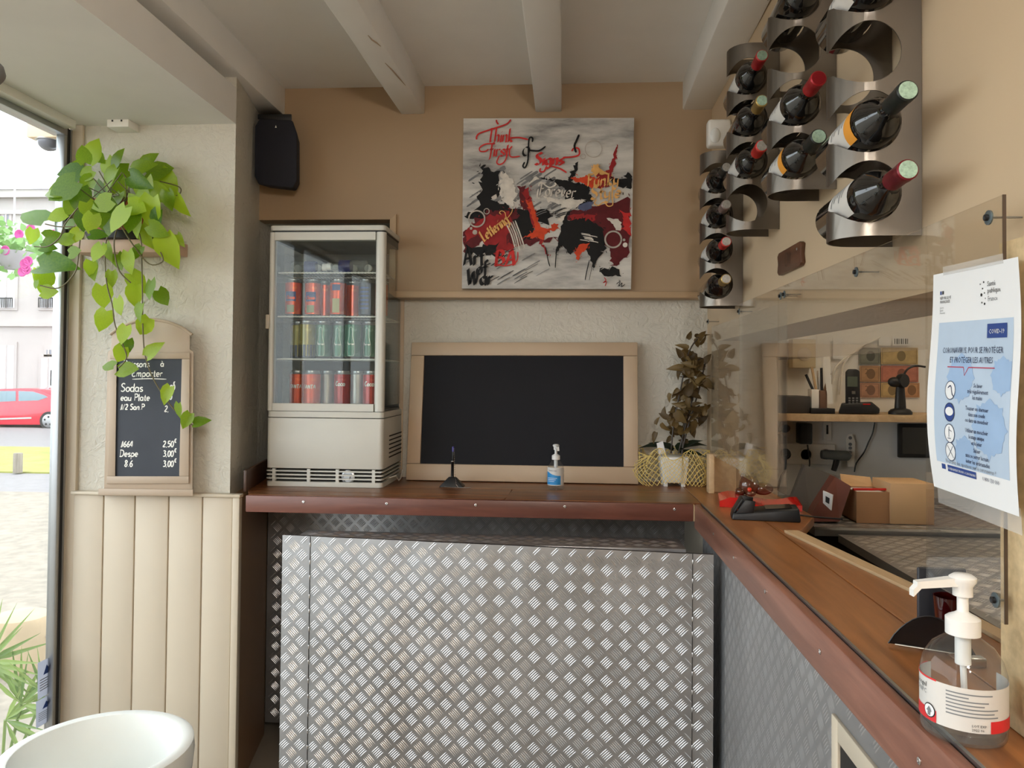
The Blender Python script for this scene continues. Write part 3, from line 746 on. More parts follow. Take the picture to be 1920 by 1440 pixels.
def can(px, shelf, dy, body, label, h=.146, r=.0325, kind=None, group='drinks cans in the fridge'):
    y = FY + .085 + dy; z = SH[shelf] + .0025
    x = PY(px, 640, y).x
    c = thing('drinks_can', label, 'can', (x, y, z), 0, group)
    pr = can_profile(h, r)
    MB().lathe(pr[2:4], (x, y, z), 24, cap=False).build('body', body, c, smooth=True)
    MB().lathe(pr[3:], (x, y, z), 24, cap=False).build('lid', Mt['alu'], c, smooth=50)
    MB().lathe(pr[:3], (x, y, z), 24).build('base_rim', Mt['alu'], c, smooth=50)
    if kind == 'orange':
        wrap(x, y, z, r, -PI * .72, -PI * .30, h * .40, h * .66).build('print_panel', Mt['blue_print'], c, smooth=True)
        wrap(x, y, z, r, -PI * .66, -PI * .36, h * .10, h * .30).build('print_panel', plain('pale green print', srgb(150, 156, 110), .5), c, smooth=True)
        can_text(c, x, y, z, r, 'Oasis', h * .46, .014, Mt['can_orange'])
    if kind == 'face':
        wrap(x, y, z, r, -PI * .66, -PI * .34, h * .70, h * .86).build('print_panel', Mt['blue_print'], c, smooth=True)
        wrap(x, y, z, r, -PI * .64, -PI * .36, h * .10, h * .48).build('print_panel', plain('cream print', srgb(190, 182, 128), .5), c, smooth=True)
    if kind == 'fant': can_text(c, x, y, z, r, 'FANTA', h * .52, .015, Mt['can_white'])
    if kind == 'coca': can_text(c, x, y, z, r, 'Coca', h * .6, .018, Mt['can_white'])
    if kind == 'per':
        # printed bottle outline
        out = [(-.010, .012), (-.012, .05), (-.006, .085), (-.004, .118), (.004, .118), (.006, .085), (.012, .05), (.010, .012), (-.010, .012)]
        def to3(u, v, zz): a = -PI / 2 + u * 1.2 / r; return V3((x + (r + .0008) * math.cos(a), y + (r + .0008) * math.sin(a), z + v))
        mb = MB(); pen(mb, [out], to3, .0012); mb.build('outline', Mt['can_white'], c)
        can_text(c, x, y, z, r, 'Perrier', h * .36, .0095, Mt['can_white'])
    if kind == 'olive': wrap(x, y, z, r, 0, -PI, h * .02, h * .36).build('print_panel', Mt['can_dark'], c, smooth=True)
    if kind == 'text':
        for q in range(6): wrap(x, y, z, r, -PI * .7, -PI * .36, h * (.2 + q * .11), h * (.24 + q * .11)).build('print_line', Mt['blue_print'], c, smooth=True)
    return c
# upper can shelf
can(549, 1, .02, Mt['can_orange'], 'leftmost orange can on the fridge shelf below the water bottles', kind='orange')
can(586, 1, .035, Mt['can_orange'], 'orange can with round blue and red logo, second on the upper can shelf', kind='orange')
can(607, 1, .10, Mt['can_orange'], 'orange can half hidden behind its neighbours on the upper can shelf')
can(633, 1, .03, Mt['can_orange'], 'orange can with blue circle and cream table, middle of upper can shelf', kind='face')
can(660, 1, .11, Mt['can_orange'], 'orange can in shade behind, right half of the upper can shelf')
can(687, 1, .03, Mt['can_dark'], 'dark grey can with lines of blue print on the upper can shelf', kind='text')
can(711, 1, .08, Mt['can_orange'], 'rightmost orange can behind the door post on the upper can shelf')
# green row
can(560, 2, .05, Mt['can_olive'], 'narrow olive can, leftmost of the green row in the fridge', kind='olive')
can(576, 2, .0, Mt['can_olive'], 'olive gold beer can with dark foot in the green row', kind='olive', r=.034)
can(606, 2, .02, Mt['can_green'], 'green sparkling water can next to the olive can', kind='per')
can(637, 2, .05, Mt['can_green'], 'green sparkling water can, second of the green ones', kind='per')
can(662, 2, .0, Mt['can_green'], 'green sparkling water can, third of the green ones', kind='per')
can(692, 2, .04, Mt['can_green'], 'green sparkling water can against the right door post', kind='per')
# bottom row
can(560, 3, .06, Mt['can_orange'], 'orange soda can at the left end of the bottom fridge row', kind='fant')
can(586, 3, .0, Mt['can_orange'], 'front orange soda can, second in the bottom fridge row', kind='fant', r=.034)
can(615, 3, .05, Mt['can_silver'], 'silver can in the bottom fridge row left of the red one')
can(643, 3, .03, Mt['can_red'], 'red cola can with white script in the bottom fridge row', kind='coca')
can(672, 3, .06, Mt['can_silver'], 'silver can in the bottom fridge row between two red ones')
can(697, 3, .03, Mt['can_red'], 'red can at the right end of the bottom fridge row', kind='coca')
def lying_bottle(p, ang, label, lab=True, L=.19, r=.034):
    t = thing('water_bottle', label, 'bottle', p, ang, 'small water bottles on the top fridge shelf')
    q = Matrix.Rotation(PI / 2, 3, 'X')   # neck towards -Y
    pr = [(r * .5, -L / 2), (r * .95, -L / 2 + .004), (r, -L / 2 + .02), (r * .96, -L / 2 + .035), (r, -L / 2 + .05), (r * .96, -L / 2 + .065), (r, -L / 2 + .08), (r, L / 2 - .07), (r * .6, L / 2 - .03), (.013, L / 2 - .016), (.013, L / 2)]
    MB().lathe(pr, (0, 0, r), 20, M=q).build('body', Mt['pet'], t, smooth=40, world=False)
    MB().lathe([(.015, L / 2 - .006), (.0155, L / 2 + .01), (.0135, L / 2 + .012), (.010, L / 2 + .010), (0, L / 2 + .010)], (0, 0, r), 18, M=q).build('cap', Mt['white_plastic'], t, smooth=40, world=False)
    if lab: MB().lathe([(r + .0006, -.01), (r + .0006, .035)], (0, 0, r), 20, cap=False, M=q).build('label_band', Mt['blue_label'], t, smooth=True, world=False)
    return t
zs = SH[0] + .0025
for i, (px, lb) in enumerate(((567, 'leftmost'), (604, 'second'), (637, 'middle'), (669, 'fourth'), (697, 'rightmost'))):
    y = FY + .21
    lying_bottle((PY(px, 480, y).x, y + .03, zs), 0, '%s of the five clear water bottles lying with caps facing out, back of top shelf' % lb, lab=False, L=.15, r=.028)
lying_bottle((PY(578, 480, FY + .1).x, FY + .095, zs), PI / 2 + .1, 'clear bottle with navy label lying crosswise at the left of the top shelf', L=.13, r=.024)
lying_bottle((PY(655, 480, FY + .1).x, FY + .095, zs), -PI / 2, 'ribbed clear bottle with navy label lying crosswise at the right of the top shelf', L=.15, r=.026)

# ================================================================== BLACKBOARD
def quadlerp(c, u, v): return c[0].lerp(c[1], u).lerp(c[3].lerp(c[2], u), v)      # c: BL BR TR TL
bbc = [PZ(761, 901, ZC + .001), PZ(1195, 906, ZC + .001), PY(1195, 643, 3.175), PY(773, 643, 3.175)]
bbc[0].y = bbc[1].y = 3.10
BB = thing('blackboard', 'large blank blackboard in a beige frame leaning on the back wall', 'blackboard', (bbc[0].lerp(bbc[1], .5)))
nb = (bbc[1] - bbc[0]).cross(bbc[3] - bbc[0]).normalized()
if nb.y > 0: nb = -nb
def fr_board(root, c, wl, wr_, wt, wb_, th, mat, n, board_mat, bname='board'):
    P = lambda u, v, d: quadlerp(c, u, v) + n * d
    for (a, b, e, f) in ((0, 1, 0, wb_), (0, 1, 1 - wt, 1), (0, wl, wb_, 1 - wt), (1 - wr_, 1, wb_, 1 - wt)):
        MB().hexa([P(a, e, 0), P(b, e, 0), P(b, f, 0), P(a, f, 0)], [P(a, e, th), P(b, e, th), P(b, f, th), P(a, f, th)]).build('frame_rail', mat, root, bevel=.004)
    return MB().hexa([P(wl, wb_, .001), P(1 - wr_, wb_, .001), P(1 - wr_, 1 - wt, .001), P(wl, 1 - wt, .001)], [P(wl, wb_, th * .5), P(1 - wr_, wb_, th * .5), P(1 - wr_, 1 - wt, th * .5), P(wl, 1 - wt, th * .5)]).build(bname, board_mat, root)
fr_board(BB, bbc, .060, .062, .098, .118, .018, Mt['beige_board'], nb, Mt['slate'])

# ================================================================== PAINTING
CYF = YB - .032
pc = [PY(866, 541, CYF), PY(1183, 542, CYF), PY(1189, 221, CYF), PY(869, 222, CYF)]
PT = thing('painting', 'square graffiti calligraphy canvas in grey, red and black on the caramel wall', 'painting', (pc[0].lerp(pc[1], .5)))
m, nt, b = newmat('brushed grey canvas'); b.inputs['Roughness'].default_value = .6
v = coords(nt, (2.2, 1, 9), (0, math.radians(38), 0)); n1 = N(nt, 'ShaderNodeTexNoise', Scale=1.6, Detail=6.0, Roughness=.6); nt.links.new(v, n1.inputs['Vector'])
nt.links.new(ramp(nt, n1.outputs['Fac'], [(.3, srgb(110, 108, 106)), (.42, srgb(166, 164, 160)), (.55, srgb(198, 196, 190)), (.7, srgb(216, 213, 206))]), b.inputs['Base Color'])
MB().hexa([p + V3((0, .03, 0)) for p in pc], pc).build('canvas', m, PT)
cnt = [0]
def c3(x, y, z):      # crop coordinates of the canvas (0..1440) to the surface
    u = (x - 68) / 1275.0; vv = (1364 - y) / 1278.0
    p = quadlerp(pc, min(max(u, .004), .996), min(max(vv, .004), .996)); return V3((p.x, p.y - .0005 - z, p.z))
paint = {k: plain(k + ' paint', c, .6, var=.18, vs=30, spec=.25) for k, c in dict(red=srgb(150, 34, 36), darkred=srgb(92, 22, 28), black=srgb(12, 12, 13), white=srgb(214, 208, 198), orange=srgb(206, 70, 36), tan=srgb(226, 174, 104), scarlet=srgb(196, 46, 44), blue=srgb(84, 92, 122), grey=srgb(120, 120, 120), ring=srgb(178, 170, 160)).items()}
rp = random.Random(3)
def blotch(kind, pts, rag=9, ang=None, sub=9):
    """ragged paint patch with dry-brush spikes and spatter along its edge"""
    cnt[0] += 1; z = cnt[0] * .00006; out = []
    n = len(pts); mb = MB(); spat = []
    for i in range(n):
        (x0, y0), (x1, y1) = pts[i], pts[(i + 1) % n]
        L = math.hypot(x1 - x0, y1 - y0) or 1; m_ = max(2, min(sub, int(L / 14)))
        for k in range(m_):
            t = (k + rp.uniform(-.2, .2)) / m_; g = rag if rp.random() > .25 else rag * 2.4
            out.append((x0 + (x1 - x0) * t + rp.uniform(-g, g), y0 + (y1 - y0) * t + rp.uniform(-g, g)))
            if rag > 5 and rp.random() < .3:
                spat.append((out[-1][0] + rp.uniform(-3, 3) * rag, out[-1][1] + rp.uniform(-3, 3) * rag, rp.uniform(2, 6)))
    r_ = delaunay_2d_cdt([Vector(p) for p in out], [], [list(range(len(out)))], 1, 1e-4)
    mb._add([c3(p.x, p.y, z) for p in r_[0]], [tuple(f) for f in r_[2]])
    for (x, y, r) in spat:
        a = rp.uniform(0, 3); mb.poly([c3(x + r * 2.2 * math.cos(a) * math.cos(q) - r * .6 * math.sin(a) * math.sin(q), y + r * 2.2 * math.sin(a) * math.cos(q) + r * .6 * math.cos(a) * math.sin(q), z) for q in [k * PI / 3 for k in range(6)]])
    mb.build('paint_patch', paint[kind], PT)
def letters(kind, text, x, y, size, wdt, slant=0., rot=0., nib=math.radians(40), wx=1., gap=.06):
    cnt[0] += 1; z = cnt[0] * .00006
    pls = strokes(text, 0, 0, size, slant, gap, rot, wx)
    mb = MB(); pen(mb, pls, lambda a, bb, zz: c3(x + a, y - bb, z), wdt, nib)
    mb.build('lettering', paint[kind], PT)
def flick(kind, pls, wdt, nib=None):
    cnt[0] += 1; z = cnt[0] * .00006; mb = MB()
    pen(mb, [[(x, -y) for x, y in pl] for pl in pls], lambda a, bb, zz: c3(a, -bb, z), wdt, nib); mb.build('brush_stroke', paint[kind], PT)
def ring(kind, x, y, r, wd):
    flick(kind, [arc(x, y, r, r, 0, 360, 24)], wd)
for k in range(34):
    x, y = rp.uniform(90, 760), rp.uniform(500, 800); flick('grey', [[(x, y), (x + 50, y - 34), (x + 95, y - 62)]], rp.uniform(8, 24))
blotch('black', [(190, 420), (230, 430), (300, 500), (345, 490), (350, 640), (280, 700), (420, 740), (470, 770), (760, 780), (720, 860), (420, 850), (80, 830), (200, 740), (215, 560)], 14)
blotch('darkred', [(75, 940), (260, 790), (470, 780), (560, 900), (520, 1000), (800, 980), (640, 1010), (420, 1060), (330, 1120), (240, 1020), (80, 1090)], 16)
blotch('red', [(230, 830), (420, 790), (440, 860), (400, 1020), (500, 1040), (320, 1120), (180, 960), (90, 1020), (100, 930)], 12)
blotch('black', [(100, 1060), (330, 1030), (310, 1110), (420, 1120), (200, 1110), (120, 1140)], 16)
blotch('black', [(460, 830), (600, 830), (640, 980), (480, 1000)], 14)
blotch('darkred', [(480, 590), (540, 600), (590, 760), (520, 780)], 12)
blotch('red', [(520, 640), (560, 600), (590, 720), (650, 900), (720, 1130), (660, 1020), (600, 880)], 8)
blotch('orange', [(548, 700), (590, 720), (660, 900), (720, 910), (760, 870), (800, 880), (770, 930), (690, 960), (690, 1010), (640, 980), (540, 980), (630, 930), (600, 840)], 7)
blotch('darkred', [(860, 780), (1330, 700), (1330, 1080), (1230, 1190), (1190, 1200), (1180, 1060), (900, 900)], 14)
blotch('red', [(880, 820), (1080, 800), (1060, 850), (900, 900)], 12)
blotch('scarlet', [(1270, 800), (1330, 790), (1330, 960), (1280, 930)], 12)
blotch('black', [(640, 530), (760, 550), (860, 560), (905, 450), (930, 410), (925, 470), (890, 570), (1000, 580), (1060, 700), (880, 780), (860, 860), (920, 840), (1040, 860), (1130, 920), (1150, 1060), (1090, 1150), (1060, 1220), (1040, 1130), (980, 1040), (880, 1110), (830, 1040), (770, 1110), (800, 960), (850, 780), (840, 620), (740, 560)], 8)
blotch('black', [(1120, 1200), (1260, 1210), (1260, 1260), (1160, 1280), (1110, 1240)], 14)
blotch('black', [(1180, 550), (1330, 520), (1330, 620), (1230, 600)], 16)
blotch('red', [(1060, 500), (1160, 480), (1180, 420), (1220, 280), (1210, 420), (1180, 520), (1140, 620), (1060, 610)], 7)
blotch('orange', [(880, 540), (1010, 520), (1120, 560), (1080, 610), (960, 580)], 9)
blotch('orange', [(920, 1090), (960, 1030), (1020, 1020), (1010, 1070), (960, 1110), (930, 1160)], 6)
blotch('white', [(345, 475), (400, 510), (440, 560), (460, 600), (480, 660), (450, 760), (420, 740), (380, 720), (350, 650), (360, 580)], 9)
blotch('white', [(285, 680), (320, 660), (330, 690), (300, 700)], 4)
blotch('white', [(680, 670), (830, 700), (870, 690), (1000, 700), (940, 740), (860, 790), (820, 870), (790, 860), (810, 740), (720, 710)], 6)
blotch('white', [(1155, 838), (1235, 845), (1265, 870), (1258, 930), (1230, 930), (1200, 880)], 3)
blotch('blue', [(940, 760), (1000, 720), (1050, 720), (1040, 770), (960, 785)], 6)
blotch('white', [(620, 520), (640, 540), (560, 590), (570, 570)], 4)
for k in range(5):
    flick('ring' if k % 2 else 'white', [[(400 + k * 17, 880 - k * 6), (440 + k * 17, 960), (470 + k * 18, 1080 - abs(2 - k) * 10)]], 10)
for k in range(8):
    x = 955 + rp.uniform(0, 70); y = 950 + k * 8
    flick('white', [[(x, y), (x + 50, y + 8), (x + 70, y + 14)]], 6)
for k in range(26):
    x, y = rp.uniform(90, 700), rp.uniform(1130, 1340)
    flick('grey' if k % 3 else 'black', [[(x, y), (x + 60, y - 36), (x + 100, y - 56)]], rp.uniform(3, 8))
for k in range(16):
    x = rp.uniform(560, 830); y = rp.uniform(760, 840); flick('grey' if k % 2 else 'black', [[(x, y), (x + 50, y - 22), (x + 80, y - 30)]], 5)
for pl in ([[(785, 1050), (778, 1140), (775, 1210)]], [[(1030, 1150), (1010, 1240), (1000, 1300)]], [[(1060, 1150), (1030, 1300)]], [[(700, 1050), (720, 1150), (735, 1200)]]):
    flick('black', pl, 7)
ring('ring', 178, 844, 60, 11); ring('ring', 252, 788, 20, 6); ring('ring', 1204, 997, 60, 12); ring('ring', 1047, 322, 62, 6); ring('ring', 970, 378, 18, 4)
ring('ring', 165, 945, 9, 18); ring('ring', 136, 916, 5, 10); ring('white', 1293, 1038, 9, 18); ring('ring', 1284, 1001, 5, 10)
letters('scarlet', 'Think', 250, 268, 105, 17, .12, 0, math.radians(35), .78, .02)
flick('scarlet', [[(172, 250), (170, 232), (190, 205), (260, 180), (340, 155), (400, 132), (428, 100)], [(318, 102), (322, 120), (334, 136)], [(420, 240), (490, 236), (560, 252)]], 12)
letters('scarlet', 'first', 262, 375, 105, 17, .12, 0, math.radians(35), .85, .02)
flick('scarlet', [[(300, 282), (240, 284), (196, 310), (200, 338), (240, 338), (262, 322)], [(440, 300), (420, 330), (430, 380), (500, 376)], [(380, 320), (400, 370), (380, 420), (345, 438), (325, 420), (345, 370)]], 10)
letters('black', 'o', 512, 372, 130, 17, .15, 0, math.radians(40), .9)
flick('black', [[(560, 330), (640, 335), (690, 302)], [(590, 270), (592, 240), (565, 250), (560, 400), (540, 460), (522, 450), (535, 420)]], 12)
letters('scarlet', 'Signs', 612, 440, 95, 26, .1, 0, math.radians(30), .95)
flick('scarlet', [[(820, 385), (890, 382), (940, 365), (935, 320), (900, 318), (885, 340)], [(700, 450), (680, 490), (650, 490), (655, 465)], [(730, 450), (800, 470), (850, 500)]], 12)
flick('black', [[(938, 215), (920, 260), (905, 300), (918, 350)]], 16)
letters('white', 'Forever', 640, 668, 100, 14, .12, math.radians(-4), math.radians(40), .8)
flick('white', [[(640, 600), (660, 572), (720, 610), (770, 590), (760, 575)], [(640, 620), (632, 680), (650, 690)]], 10)
letters('tan', 'Funky', 1000, 600, 92, 21, .1, math.radians(2), math.radians(55), .95)
letters('tan', 'Style', 1030, 700, 100, 21, .1, math.radians(4), math.radians(55), 1.0)
blotch('tan', [(1050, 440), (1080, 430), (1090, 470), (1140, 480), (1160, 520), (1100, 510), (1060, 530), (1030, 490)], 9)
flick('tan', [[(1075, 700), (1060, 730), (1090, 745), (1130, 720), (1160, 750), (1195, 740), (1190, 690)]], 8)
letters('tan', 'Lettering', 236, 1018, 88, 17, .1, math.radians(38), math.radians(70), .72, .02)
flick('tan', [[(400, 850), (392, 800), (365, 785), (350, 800), (365, 812)], [(410, 840), (440, 800), (448, 770)]], 6)
letters('black', 'Art', 82, 1190, 140, 27, 0, 0, math.radians(40), .75)
letters('black', 'of', 180, 1260, 110, 24, 0, 0, math.radians(40), .85)
letters('black', 'War', 112, 1335, 120, 28, 0, 0, math.radians(40), .85)
letters('scarlet', 'BA', 318, 1190, 115, 28, .1, 0, math.radians(30), 1.05)
flick('scarlet', [[(320, 1200), (345, 1190), (400, 1196), (460, 1180), (490, 1150), (492, 1090)]], 8)
flick('black', [[(1232, 1330), (1260, 1310), (1250, 1345), (1275, 1320), (1270, 1350), (1298, 1330)], [(1240, 1345), (1290, 1340)]], 5)
flick('scarlet', [[(1140, 1280), (1155, 1300), (1135, 1320), (1158, 1310), (1150, 1345)]], 6)

# ================================================================== WINE RACKS
RW, RP, HS = .112, .083, .1165       # width along the wall, reach from the wall to hole centre, slot pitch
def rack_mesh():
    """U-shaped vertical channel of sheet metal with round through holes, origin at the wall, lower near corner"""
    n = 10; r = RW / 2; out = []
    reach = .128
    pl = [(0, 0), (-(reach - r), 0)]
    for i in range(1, n): a = -PI / 2 - PI * i / n; pl.append((-(reach - r) + r * math.cos(a), r + r * math.sin(a)))
    pl += [(-(reach - r), RW), (0, RW)]
    H = .515; mb = MB(); th = .0022
    def off(i):
        a = Vector(pl[max(i - 1, 0)]); b_ = Vector(pl[min(i + 1, len(pl) - 1)]); t = (b_ - a).normalized(); return Vector((t.y, -t.x)) * th
    ins = [(p[0] + off(i).x * -1, p[1] + off(i).y * -1) for i, p in enumerate(pl)]
    loop = pl + ins[::-1]
    k = len(pl); zs_ = [0, H]
    V = [(x, y, z) for z in zs_ for (x, y) in pl + ins]
    F = []; n2 = 2 * k
    for i in range(k - 1):
        F.append((i, i + 1, n2 + i + 1, n2 + i)); F.append((k + i + 1, k + i, n2 + k + i, n2 + k + i + 1))
        F.append((i + 1, i, k + i, k + i + 1)); F.append((n2 + i, n2 + i + 1, n2 + k + i + 1, n2 + k + i))
    F.append((0, n2, n2 + k, k)); F.append((k - 1, k + k - 1, n2 + k + k - 1, n2 + k - 1))
    mb._add(V, F)
    base = mb.build('rack_tmp', Mt['rack_metal'], weld=True)
    cut = MB()
    for s in range(4):
        cut.lathe([(.0515, -.3), (.0515, .3)], (-RP, RW / 2, .073 + s * HS), 40, M=Matrix.Rotation(PI / 2, 3, 'X'))
    co = cut.build('cut_tmp', Mt['rack_metal'], weld=True)
    md = base.modifiers.new('b', 'BOOLEAN'); md.operation = 'DIFFERENCE'; md.object = co; md.solver = 'EXACT'
    bpy.context.view_layer.update()
    me = bpy.data.meshes.new_from_object(base.evaluated_get(bpy.context.evaluated_depsgraph_get()))
    me.name = 'channel'
    for o in (base, co): bpy.data.objects.remove(o)
    me.polygons.foreach_set('use_smooth', [True] * len(me.polygons)); me.set_sharp_from_angle(angle=math.radians(30))
    return me
RME = rack_mesh()
def rack(px_right, Z0, label):
    y = PX(px_right, 400, XR - .004).y
    t = thing('wine_rack', label, 'wine rack', (XR - .001, y, Z0), 0, 'steel wine racks on the right wall')
    o = bpy.data.objects.new('channel', RME); COL.objects.link(o); o.parent = t
    return t, y, Z0
Mt['wine_glass'] = plain('dark wine bottle glass', srgb(14, 13, 13), .06, var=.2, spec=.6, coat=.4)
Mt['wlabel'] = plain('cream wine label', srgb(206, 204, 200), .6, var=.04)
Mt['olabel'] = plain('orange wine label', srgb(224, 152, 52), .55, var=.08)
caps = {'red': plain('red foil capsule', srgb(176, 30, 38), .3, .3), 'maroon': plain('maroon foil capsule', srgb(112, 22, 34), .3, .3), 'dark': plain('black green foil capsule', srgb(26, 32, 30), .35, .2),
        'gold': plain('gold foil capsule', srgb(176, 148, 84), .3, .6), 'grey': plain('grey pink foil capsule', srgb(140, 120, 116), .35, .4), 'scarlet': plain('scarlet foil capsule', srgb(206, 44, 40), .3, .3)}
discs = {'green': plain('green white capsule disc', srgb(150, 178, 158), .5, var=.25, vs=200), 'grey': plain('grey capsule disc', srgb(176, 172, 164), .5, var=.2, vs=200), 'redd': plain('red capsule disc', srgb(150, 26, 36), .4)}
def bottle(rk, slot, cap, disc, lab, label, dy=0.0, tilt=0.06):
    t0, y, Z0 = rk
    R = .0385
    c = V3((XR - RP, y + RW / 2 - .022 + dy, Z0 + .073 + slot * HS - .0125))
    t = thing('wine_bottle', label, 'wine bottle', c, 0, 'wine bottles in the wall racks')
    q = Matrix.Rotation(-tilt, 3, 'X') @ Matrix.Rotation(PI / 2, 3, 'X')      # +Z of the profile towards -Y (the room)
    B = -.125
    pr = [(0, B + .012), (.020, B + .006), (R - .004, B), (R, B + .005), (R, B + .185), (R - .003, B + .197), (R - .013, B + .212), (.0165, B + .226), (.0145, B + .24), (.0143, B + .298)]
    MB().lathe(pr, (0, 0, 0), 28, M=q).build('glass_body', Mt['wine_glass'], t, smooth=50, world=False)
    cp = MB().lathe([(.0149, B + .246), (.0152, B + .285), (.0158, B + .286), (.0158, B + .300), (.0135, B + .302)], (0, 0, 0), 22, M=q).build('capsule', caps[cap], t, smooth=40, world=False)
    MB().lathe([(.0135, B + .3022), (0, B + .3026)], (0, 0, 0), 22, M=q).build('capsule_disc', discs[disc], cp, world=False)
    def sheet(z0, z1, a0, a1, lift, mat, nm, par):
        return MB().grid(lambda u, v: q @ V3(((R + lift) * math.cos(a0 + (a1 - a0) * u), (R + lift) * math.sin(a0 + (a1 - a0) * u), z0 + (z1 - z0) * v)), 16, 1).build(nm, mat, par, smooth=True, world=False)
    # label faces the camera side (-X, up)
    if lab in ('white', 'orange'):
        lo = sheet(B + .075, B + .165, PI * .25, PI * 1.25, .0005, Mt['wlabel'], 'label_sheet', t)
        for k in range(5):
            sheet(B + .09 + k * .012, B + .093 + k * .012, PI * (.55 + .03 * (k % 2)), PI * (1.0 - .05 * (k % 3)), .0009, Mt['ink_grey'], 'label_print', lo)
        if lab == 'orange': sheet(B + .150, B + .180, PI * .25, PI * 1.25, .0010, Mt['olabel'], 'label_sheet', t); sheet(B + .152, B + .160, PI * .5, PI * .75, .0014, Mt['side_brown'], 'label_print', lo)
    return t
def zr(px, py): return PX(px, py, XR - .06).z
r1 = rack(1391, 1.736, 'steel wine rack farthest from the camera, next to the room corner')
r2 = rack(1459, 1.906, 'steel wine rack whose lowest slot is empty, second from the corner')
r3 = rack(1565, 1.908, 'raised steel wine rack third from the corner with one empty upper slot')
r4 = rack(1724, 1.735, 'nearest and largest looking steel wine rack above the poster')
bottle(r1, 0, 'gold', 'grey', None, 'wine bottle with gold capsule in the lowest slot of the farthest rack')
bottle(r1, 1, 'scarlet', 'grey', 'white', 'wine bottle with scarlet capsule in the second slot of the farthest rack')
bottle(r1, 2, 'grey', 'grey', 'white', 'wine bottle with pinkish grey capsule in the third slot of the farthest rack')
bottle(r1, 3, 'dark', 'grey', 'white', 'wine bottle with dark capsule in the top slot of the farthest rack')
bottle(r2, 1, 'scarlet', 'grey', 'white', 'wine bottle with bright red capsule just above the empty slot, second rack from corner')
bottle(r2, 2, 'gold', 'green', None, 'unlabelled wine bottle with gold capsule in the second rack from the corner')
bottle(r2, 3, 'red', 'green', 'white', 'top wine bottle with red capsule in the second rack from the corner')
bottle(r3, 0, 'dark', 'green', 'orange', 'orange labelled wine bottle in the lowest slot of the third rack')
bottle(r3, 1, 'red', 'redd', 'white', 'wine bottle with all red capsule in the third rack from the corner')
bottle(r3, 3, 'dark', 'grey', None, 'dark wine bottle cut off by the photo top in the third rack')
bottle(r4, 0, 'maroon', 'green', 'white', 'wine bottle with maroon capsule in the lowest slot of the nearest rack')
bottle(r4, 1, 'dark', 'green', 'orange', 'orange labelled wine bottle with black capsule in the nearest rack')
bottle(r4, 3, 'red', 'green', 'white', 'wine bottle with cream label in the top slot of the nearest rack')

# wooden plaque
pq = PX(1487, 486, XR); PQ = thing('wooden_plaque', 'small dark wooden plaque with notched ends below the wine racks', 'plaque', (XR, pq.y, pq.z - .03))
ol = [(-.105, -.024), (-.092, -.030), (.092, -.030), (.105, -.022), (.098, 0), (.105, .022), (.092, .030), (-.092, .030), (-.105, .024), (-.098, 0)]
MB().prism([(pq.y + a, pq.z + c) for a, c in ol], 'x', XR - .012, XR).build('board', wood('plaque wood', srgb(70, 42, 26), srgb(104, 66, 42), 'y', 20, .4), PQ, bevel=.002)
mb = MB(); pen(mb, strokes('CM', -.03, -.015, .036) , lambda a, c, z: V3((XR - .0128, pq.y - a, pq.z + c)), .004); mb.build('carving', Mt['dark_wood'], PQ)
screw(V3((XR - .012, pq.y - .075, pq.z + .014)), (-1, 0, 0), PQ, .004)

# ================================================================== ACRYLIC SCREEN AND POSTER
XA = .540
SC_ = thing('acrylic_screen', 'clear acrylic hygiene screen with a pass-through, screwed over the serving hatch', 'screen', (XA, 2.0, 1.2))
ZA0, ZA1 = 1.20, 1.73
yl, yr_ = 2.93, PX(1882, 800, XA).y
hy0, hy1, hz = PX(1736, 900, XA).y, PX(1458, 800, XA).y, 1.545
sh = MB()
for (a, b2, z0, z1) in ((hy1, 2.44, ZA0, ZA1), (hy0, hy1, hz, ZA1), (yr_, hy0, ZA0, ZA1)):
    sh.box(XA, XA + .003, a, b2, z0, z1)
sh.build('sheet', Mt['plexi'], SC_)
MB().box(XA + .006, XA + .009, 1.95, yl, ZA0 + .01, 1.69).build('sheet', Mt['plexi'], SC_)
MB().box(XA - .0006, XA + .0036, yr_ - .0012, yr_, ZA0, ZA1).build('sheet_edge', plain('dark cut edge', srgb(70, 56, 44), .3), SC_)
def washer_screw(px, py, shaft=.0):
    p = PX(px, py, XA - .001)
    w_ = MB().lathe([(.0095, 0), (.0095, .0018), (.006, .0024), (0, .0024)], p, 16, M=V3((-1, 0, 0)).to_track_quat('Z', 'Y').to_matrix()).build('washer', plain('zinc washer', srgb(120, 134, 140), .35, .8), SC_, smooth=40)
    MB().lathe([(.0042, 0), (.0042, .004), (.002, .003), (0, .003)], p - V3((.002, 0, 0)), 12, M=V3((-1, 0, 0)).to_track_quat('Z', 'Y').to_matrix()).build('screw_head', Mt['black'], w_, smooth=40)
    MB().tube([p, p + V3((.04, 0, 0))], .0015, 6).build('screw_shaft', Mt['alu'], w_)
for px, py in ((1855, 408), (1606, 510), (1471, 552), (1464, 555), (1868, 1125)):
    washer_screw(px, py)
for px, py in ((1386, 584), (1328, 603)):
    washer_screw(px, py)
MB().box(XA - .008, XA + .012, 2.895, 2.945, ZC, ZC + .145).build('wood_foot', Mt['pale_wood'], SC_, bevel=.002)
MB().box(XA + .012, XA + .10, 2.935, 2.945, ZC, ZC + .135).build('wood_foot', Mt['pale_wood'], SC_, bevel=.002)

